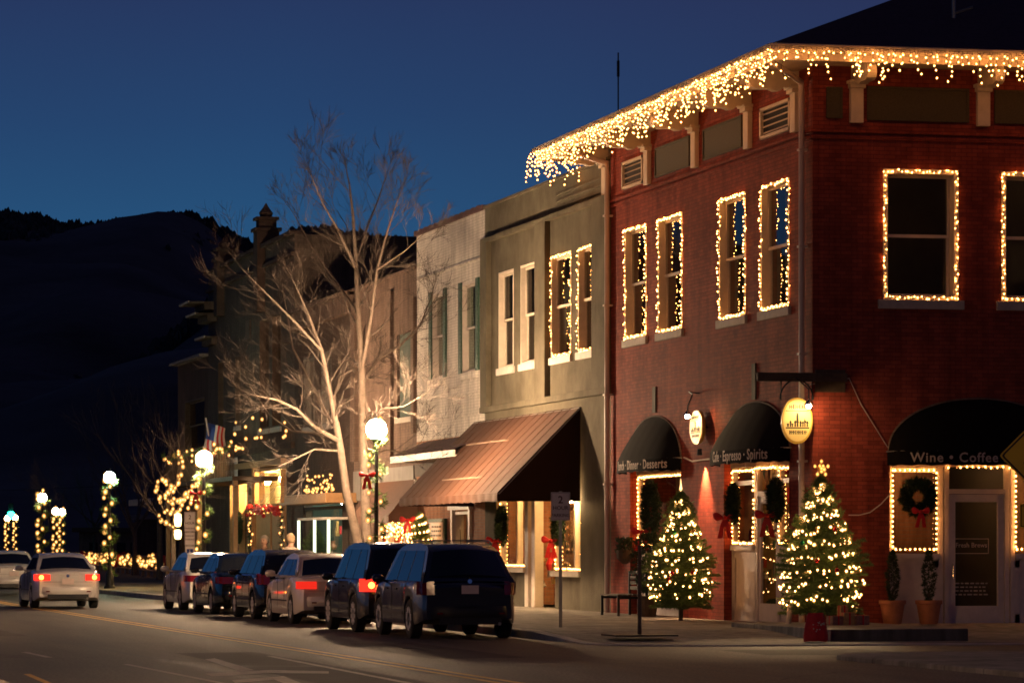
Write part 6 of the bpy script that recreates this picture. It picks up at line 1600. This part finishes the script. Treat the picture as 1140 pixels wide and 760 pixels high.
tag(obj('wall_cable', g, M['pipe']), 'thin cable sagging from the corner to the large arched awning', 'cable')
g = MB(); P = [F(*ony(x, y, 0), .03) for x, y in ((944, 573), (956, 573), (968, 570), (980, 561), (992, 548))]; g.tube(P, .010, 5)
tag(obj('extension_lead', g, M['pipe']), 'extension lead looping from the corner fir to the shop window', 'cable')
# wreaths on the cafe windows
wreath('large dark evergreen wreath in the show window under the awning lettered Desserts', (-.12, onx(729, 607, -.1)[0], 2.42), .46, 'x', tube=.2, bow=True)
wreath('evergreen wreath with red bow left of the cafe side door', (-.10, onx(819, 607, -.1)[0], 2.48), .26, 'x', tube=.16, group='small wreaths either side of the cafe side door')
wreath('evergreen wreath with red bow right of the cafe side door', (-.10, onx(867, 607, -.1)[0], 2.52), .28, 'x', tube=.17, group='small wreaths either side of the cafe side door')
wreath('round evergreen wreath with red bow in the window under the Wine and Coffee awning', (ony(1021)[0], -.02, ony(1020, 553)[1]), .25, 'y', tube=.13)
b = MB(L); yy0, yy1 = onx(879, 530)[0], onx(873, 530)[0]
# ------------------------------------------------------------------ pots with topiary
for px_, hh, lb, sd in ((993.5, .98, 'terracotta pot with slim dark evergreen left of the pair by the shopfront panel', 3), (1034, .98, 'terracotta pot with slim dark evergreen next to the glazed white door', 4)):
    X_ = ony(px_, 607, -.55)[0]
    zz_ = .236 if X_ < xb else .2
    t = thing('plant_pot', lb, 'plant pot', (X_, -.55, zz_)); b = MB(); b.lathe([(.15, 0), (.17, .02), (.225, .36), (.25, .37), (.255, .44), (.215, .44), (.20, .38)], n=20); obj('pot', b, M['terracotta'], t, smooth=40)
    b = MB(); b.lathe([(.2, .38), (.1, .40), (.01, .41)], n=14); obj('soil', b, M['soil'], t)
    b = MB(); b.tube([(0, 0, .38), (0, 0, .6)], .02, 6); s_ = obj('stem', b, M['bark_dark'], t)
    b = MB()
    for k in range(420):
        f = rnd.random(); q = .13 * math.sin(math.pi * min(1, f * .85 + .12)) * rnd.uniform(.5, 1); a = rnd.random() * 6.28; tuft(b, (q * math.cos(a), q * math.sin(a), .42 + hh * .95 * f), (math.cos(a), math.sin(a), .8), .07, 6, .6, .008)
    obj('foliage', b, M['firdark'], t, merge=False)
# dark potted shrub, bench and thin post left of the slender tree
X_, Y_ = -.45, onx(722, 607, -.45)[0]
t = thing('potted_shrub', 'dark leafless shrub in a pot between the show window and the slender fir', 'plant', (X_, Y_, .15)); b = MB(); b.lathe([(.16, 0), (.21, .4), (.24, .44)], n=14); obj('pot', b, M['wood_dark'], t)
b = MB()
for k in range(900): a, q = rnd.random() * 6.28, .42 * math.sqrt(rnd.random()); z = rnd.uniform(.5, 1.75); q *= math.sin(math.pi * (z - .35) / 1.6); tuft(b, (q * math.cos(a), q * math.sin(a), z), (0, 0, 1), .09, 5, .9, .010)
obj('foliage', b, M['firdark'], t, merge=False)
Y_ = onx(694, 607, -.6)[0]
t = thing('bench', 'dark slatted bench against the brick wall beside the grey building', 'bench', (-.5, Y_, .15)); b = MB()
for k in range(5): b.box(-.42 + k * .11, -.33 + k * .11, -.75, .75, .43, .46)
obj('seat', b, M['wood_dark'], t); b = MB()
for k in range(4): b.box(.22, .25, -.75, .75, .55 + k * .11, .63 + k * .11)
obj('backrest', b, M['wood_dark'], t)
for s_ in (-.7, .7): b = MB(); b.box(-.42, -.37, s_ - .03, s_ + .03, 0, .43); b.box(.2, .25, s_ - .03, s_ + .03, 0, .95); b.box(-.37, .2, s_ - .02, s_ + .02, .36, .42); obj('leg', b, M['iron'], t)
Y_ = onx(688, 607, -.35)[0]
t = thing('wall_planter', 'dark hanging planter on the brick wall by the downpipe', 'planter', (-.2, Y_, 1.25)); b = MB(); b.lathe([(.05, 0), (.18, .12), (.2, .3)], n=12); obj('basket', b, M['wood_dark'], t)
b = MB()
for k in range(220): a, q = rnd.random() * 6.28, .2 * math.sqrt(rnd.random()); tuft(b, (q * math.cos(a), q * math.sin(a), rnd.uniform(.2, .55)), (0, 0, .4), .1, 5, .9, .010)
obj('foliage', b, M['firdark'], t, merge=False)
X_, Y_ = ong(712, 706, .13)
t = thing('thin_post', 'thin bare sapling stake in a dark tree grate near the kerb', 'post', (X_, Y_, .11)); b = MB(); b.tube([(0, 0, 0), (.0, 0, 1.55)], [.035, .028], 8); obj('stake', b, M['bark_dark'], t)
b = MB(); b.box(-.55, .55, -.5, .5, .0, .025); obj('tree_grate', b, M['iron'], t)
# ------------------------------------------------------------------ parking signs
X_, Y_ = ong(624, 699, .13)
def plate(t, x, y, z0, z1, w, m, txts, ink, off=-.03, rc=.03):
    b = MB(lambda a, c, d: (a, -.0 + off - d, c)); b.box(-w / 2, w / 2, z0, z1, 0, .006); p = obj('plate', b, m, t, bevel=.002)
    e = MB(lambda a, c, d: (a, off - d, c)); k = .012
    for q in ((-w / 2 + k, w / 2 - k, z0 + k, z0 + k + .006), (-w / 2 + k, w / 2 - k, z1 - k - .006, z1 - k), (-w / 2 + k, -w / 2 + k + .006, z0 + k, z1 - k), (w / 2 - k - .006, w / 2 - k, z0 + k, z1 - k)): e.box(*q, .0065, .008)
    obj('border', e, ink, p)
    for s_, z, sz in txts: obj('lettering', text_mb(s_, sz, lambda a, c, d: (a, off - .0062 - d, z + c), .003), ink, p)
    return p
t = thing('parking_sign', 'two hour parking sign on a steel post in front of the bronze awning', 'sign', (X_, Y_, .13), -TH)
b = MB(); b.box(-.03, .03, -.03, .03, 0, 2.52); obj('post', b, M['steel'], t); b = MB(); b.box(-.12, .12, -.1, .1, 0, .02); obj('base', b, M['steel'], t)
plate(t, X_, Y_, 1.98, 2.50, .35, M['signwhite'], [('2', 2.30, .19), ('HOUR', 2.18, .10), ('PARKING', 2.05, .082)], M['signink'])
p = atd(211.5, 607, 104); t = thing('handicap_parking_sign', 'stacked white parking plates with blue wheelchair symbol on one post', 'sign', (p.x, p.y, .14), -TH)
b = MB(); b.box(-.03, .03, -.03, .03, 0, 2.45); obj('post', b, M['steel'], t)
plate(t, 0, 0, 1.90, 2.44, .30, M['signwhite'], [('2', 2.24, .16), ('HOUR', 2.10, .09), ('PARKING', 1.96, .07)], M['signink'])
plate(t, 0, 0, 1.52, 1.88, .28, M['signwhite'], [('RESERVED', 1.76, .055), ('PARKING', 1.66, .06)], M['signink'])
pl = plate(t, 0, 0, 1.14, 1.50, .27, M['signwhite'], [], M['signink'])
b = MB(); b.box(-.09, .09, -.040, -.037, 1.22, 1.42); o = obj('blue_square', b, M['blue'], pl)
b = MB(); b.lathe([(.045, 0), (.05, .004), (.035, .004), (.03, 0)], (0, -.046, 1.28), 14, 'y'); b.box(-.012, .008, -.045, -.041, 1.30, 1.37); b.box(-.01, .05, -.045, -.041, 1.29, 1.305); b.ball((-.004, -.043, 1.39), .014, 8); obj('wheelchair_symbol', b, M['signwhite'], o)
# yellow warning sign at the right edge
Zs = 47 * 4200 / 3180 * .93
c_ = atd(1161, 507, Zs)
t = thing('warning_sign', 'yellow diamond warning sign with small yellow plaque at the right edge', 'sign', (c_.x, c_.y, 0), -TH)
zc_ = c_.z; hd = .50 * Zs / 4200 * 98
mp_ = lambda a, c, d: (a, -.04 - d, zc_ + c)
def dia(s, d0, d1, m, par=None, nm='panel'):
    rr = .05 * s; b = MB(mp_); P = [(s - rr, -rr), (s - rr * .4, 0), (s - rr, rr), (rr, s - rr), (0, s - rr * .4), (-rr, s - rr), (-s + rr, rr), (-s + rr * .4, 0), (-s + rr, -rr), (-rr, -s + rr), (0, -s + rr * .4), (rr, -s + rr)]; b.prism(P, d0, d1); return obj(nm, b, m, par)
pn = dia(hd, 0, .006, M['yellow'], t); bd = dia(hd * .955, .006, .009, M['ink'], pn, 'border'); dia(hd * .90, .009, .012, M['yellow'], bd, 'face')
b = MB(mp_); b.box(-.30, .30, -.13, -.095, .013, .015); b.tube([(-.05, .1, .016), (0, .22, .016)], .05, 6); b.box(-.06, .06, -.09, .12, .013, .016); obj('symbol', b, M['ink'], pn)
b = MB(lambda a, c, d: (a, -.04 - d, c)); z0, z1 = atd(1150, 587, Zs).z, atd(1150, 561, Zs).z; b.box(-.36, .36, z0, z1, 0, .006); q = obj('plaque', b, M['yellow'], t, bevel=.002)
e = MB(lambda a, c, d: (a, -.04 - d, c)); k = .015
for qq in ((-.36 + k, .36 - k, z0 + k, z0 + k + .012), (-.36 + k, .36 - k, z1 - k - .012, z1 - k), (-.36 + k, -.36 + k + .012, z0 + k, z1 - k), (.36 - k - .012, .36 - k, z0 + k, z1 - k)): e.box(*qq, .0065, .009)
obj('border', e, M['ink'], q); obj('lettering', text_mb('U', .17, lambda a, c, d: (a - .20, -.047 - d, z0 + .08 + c), .003), M['ink'], q)
b = MB(); b.box(-.035, .035, -.035, .035, 0, zc_ + .3); obj('post', b, M['steel'], t)
# small lit fir by the white building
yl_ = onx(470, 607, -.5)[0]
fo, wo, tp_ = fir_mesh(2.2, .48, .3, 31, .8); t = thing('christmas_tree', 'small brightly lit fir beside the notice board on the brick wall', 'christmas tree', (-.55, yl_, .35)); obj('foliage', fo, M['fir'], t, merge=False); obj('trunk', wo, M['bark_dark'], t)
b = MB(); b.lathe([(.2, -.2), (.24, .25), (.26, .3)], n=14); obj('pot', b, M['wood_dark'], t)
pts = []
for k in range(90): f = (k / 90) ** .8; a = 8 * 6.283 * f; q = .48 * fir_prof(f) + .04; pts.append(Vector((-.55 + q * math.cos(a), yl_ + q * math.sin(a), .35 + .4 + 1.75 * f)))
string('string_lights', 'warm bulbs wound round the small fir beside the notice board', pts, [pts], .032, M['bulb_tree'], sub=2, wire_r=.003, loc=Vector((-.55, yl_, .35)))
bow_part(t, (-.3, .25, 2.0), Vector((.97, -.22, 0)), Vector((-.22, -.97, 0)), .25)

# ------------------------------------------------------------------ light, sky, camera
sun = bpy.data.lights.new('sun', 'SUN'); sun.energy = .004; sun.angle = R(10); sun.color = (1, .9, .8)
so = bpy.data.objects.new('sun', sun); COL.objects.link(so); so.rotation_euler = (R(70), 0, R(110))
w = bpy.data.worlds.new('World'); sc.world = w; w.use_nodes = True; nt = w.node_tree; N, K = nt.nodes, nt.links
bg = N['Background']
sky = N.new('ShaderNodeTexSky'); sky.sky_type = 'NISHITA'; sky.sun_disc = False; sky.sun_elevation = R(0.0); sky.sun_rotation = R(110); sky.altitude = 600; sky.ozone_density = 4
tc = N.new('ShaderNodeTexCoord'); sx_ = N.new('ShaderNodeSeparateXYZ'); K.new(tc.outputs['Generated'], sx_.inputs[0])
nz = N.new('ShaderNodeTexNoise'); nz.inputs['Scale'].default_value = 5; nz.inputs['Detail'].default_value = 4; K.new(tc.outputs['Generated'], nz.inputs['Vector'])
ma = N.new('ShaderNodeMath'); ma.operation = 'MULTIPLY_ADD'; ma.inputs[1].default_value = .03; K.new(nz.outputs['Fac'], ma.inputs[0]); K.new(sx_.outputs['Z'], ma.inputs[2])
rp = N.new('ShaderNodeValToRGB'); K.new(ma.outputs[0], rp.inputs['Fac'])
els = rp.color_ramp.elements; els[0].position = 0; els[0].color = (.018, .072, .165, 1); els[1].position = 1; els[1].color = (.004, .006, .020, 1)
for p_, c_k in ((.10, (.018, .080, .192)), (.13, (.0175, .055, .150)), (.165, (.019, .036, .110)), (.4, (.006, .009, .030))):
    e = els.new(p_); e.color = (*c_k, 1)
mx = N.new('ShaderNodeMix'); mx.data_type = 'RGBA'; mx.blend_type = 'MIX'; mx.inputs['Factor'].default_value = .01
mr = N.new('ShaderNodeMapRange'); mr.inputs['From Min'].default_value = .16; mr.inputs['From Max'].default_value = .42; mr.inputs['To Max'].default_value = .7; K.new(sx_.outputs['X'], mr.inputs['Value'])
mp2 = N.new('ShaderNodeMix'); mp2.data_type = 'RGBA'; mp2.inputs['B'].default_value = (.024, .019, .062, 1); K.new(mr.outputs['Result'], mp2.inputs['Factor']); K.new(rp.outputs['Color'], mp2.inputs['A'])
K.new(mp2.outputs['Result'], mx.inputs['A']); K.new(sky.outputs[0], mx.inputs['B'])
K.new(mx.outputs['Result'], bg.inputs['Color']); bg.inputs['Strength'].default_value = 1.0
cd_ = bpy.data.cameras.new('camera'); cam = bpy.data.objects.new('camera', cd_); COL.objects.link(cam)
cam.location = CAM; cam.rotation_euler = (R(90), 0, -TH)
cd_.sensor_width = 36; cd_.lens = FPX / 1140 * 36; cd_.shift_y = 227 / 1140; cd_.clip_start = .5; cd_.clip_end = 6000
sc.camera = cam
sc.render.engine = 'CYCLES'; sc.cycles.use_denoising = True; sc.cycles.denoiser = 'OPENIMAGEDENOISE'
sc.cycles.max_bounces = 5; sc.cycles.diffuse_bounces = 3; sc.cycles.glossy_bounces = 3; sc.cycles.transparent_max_bounces = 12; sc.cycles.sample_clamp_indirect = 2.5; sc.cycles.sample_clamp_direct = 0
sc.cycles.caustics_reflective = False; sc.cycles.caustics_refractive = False; sc.cycles.use_light_tree = True; sc.cycles.filter_width = 1.7
vs = sc.view_settings; vs.view_transform = 'Standard'; vs.look = 'None'; vs.exposure = 0; vs.gamma = 1; vs.use_curve_mapping = False
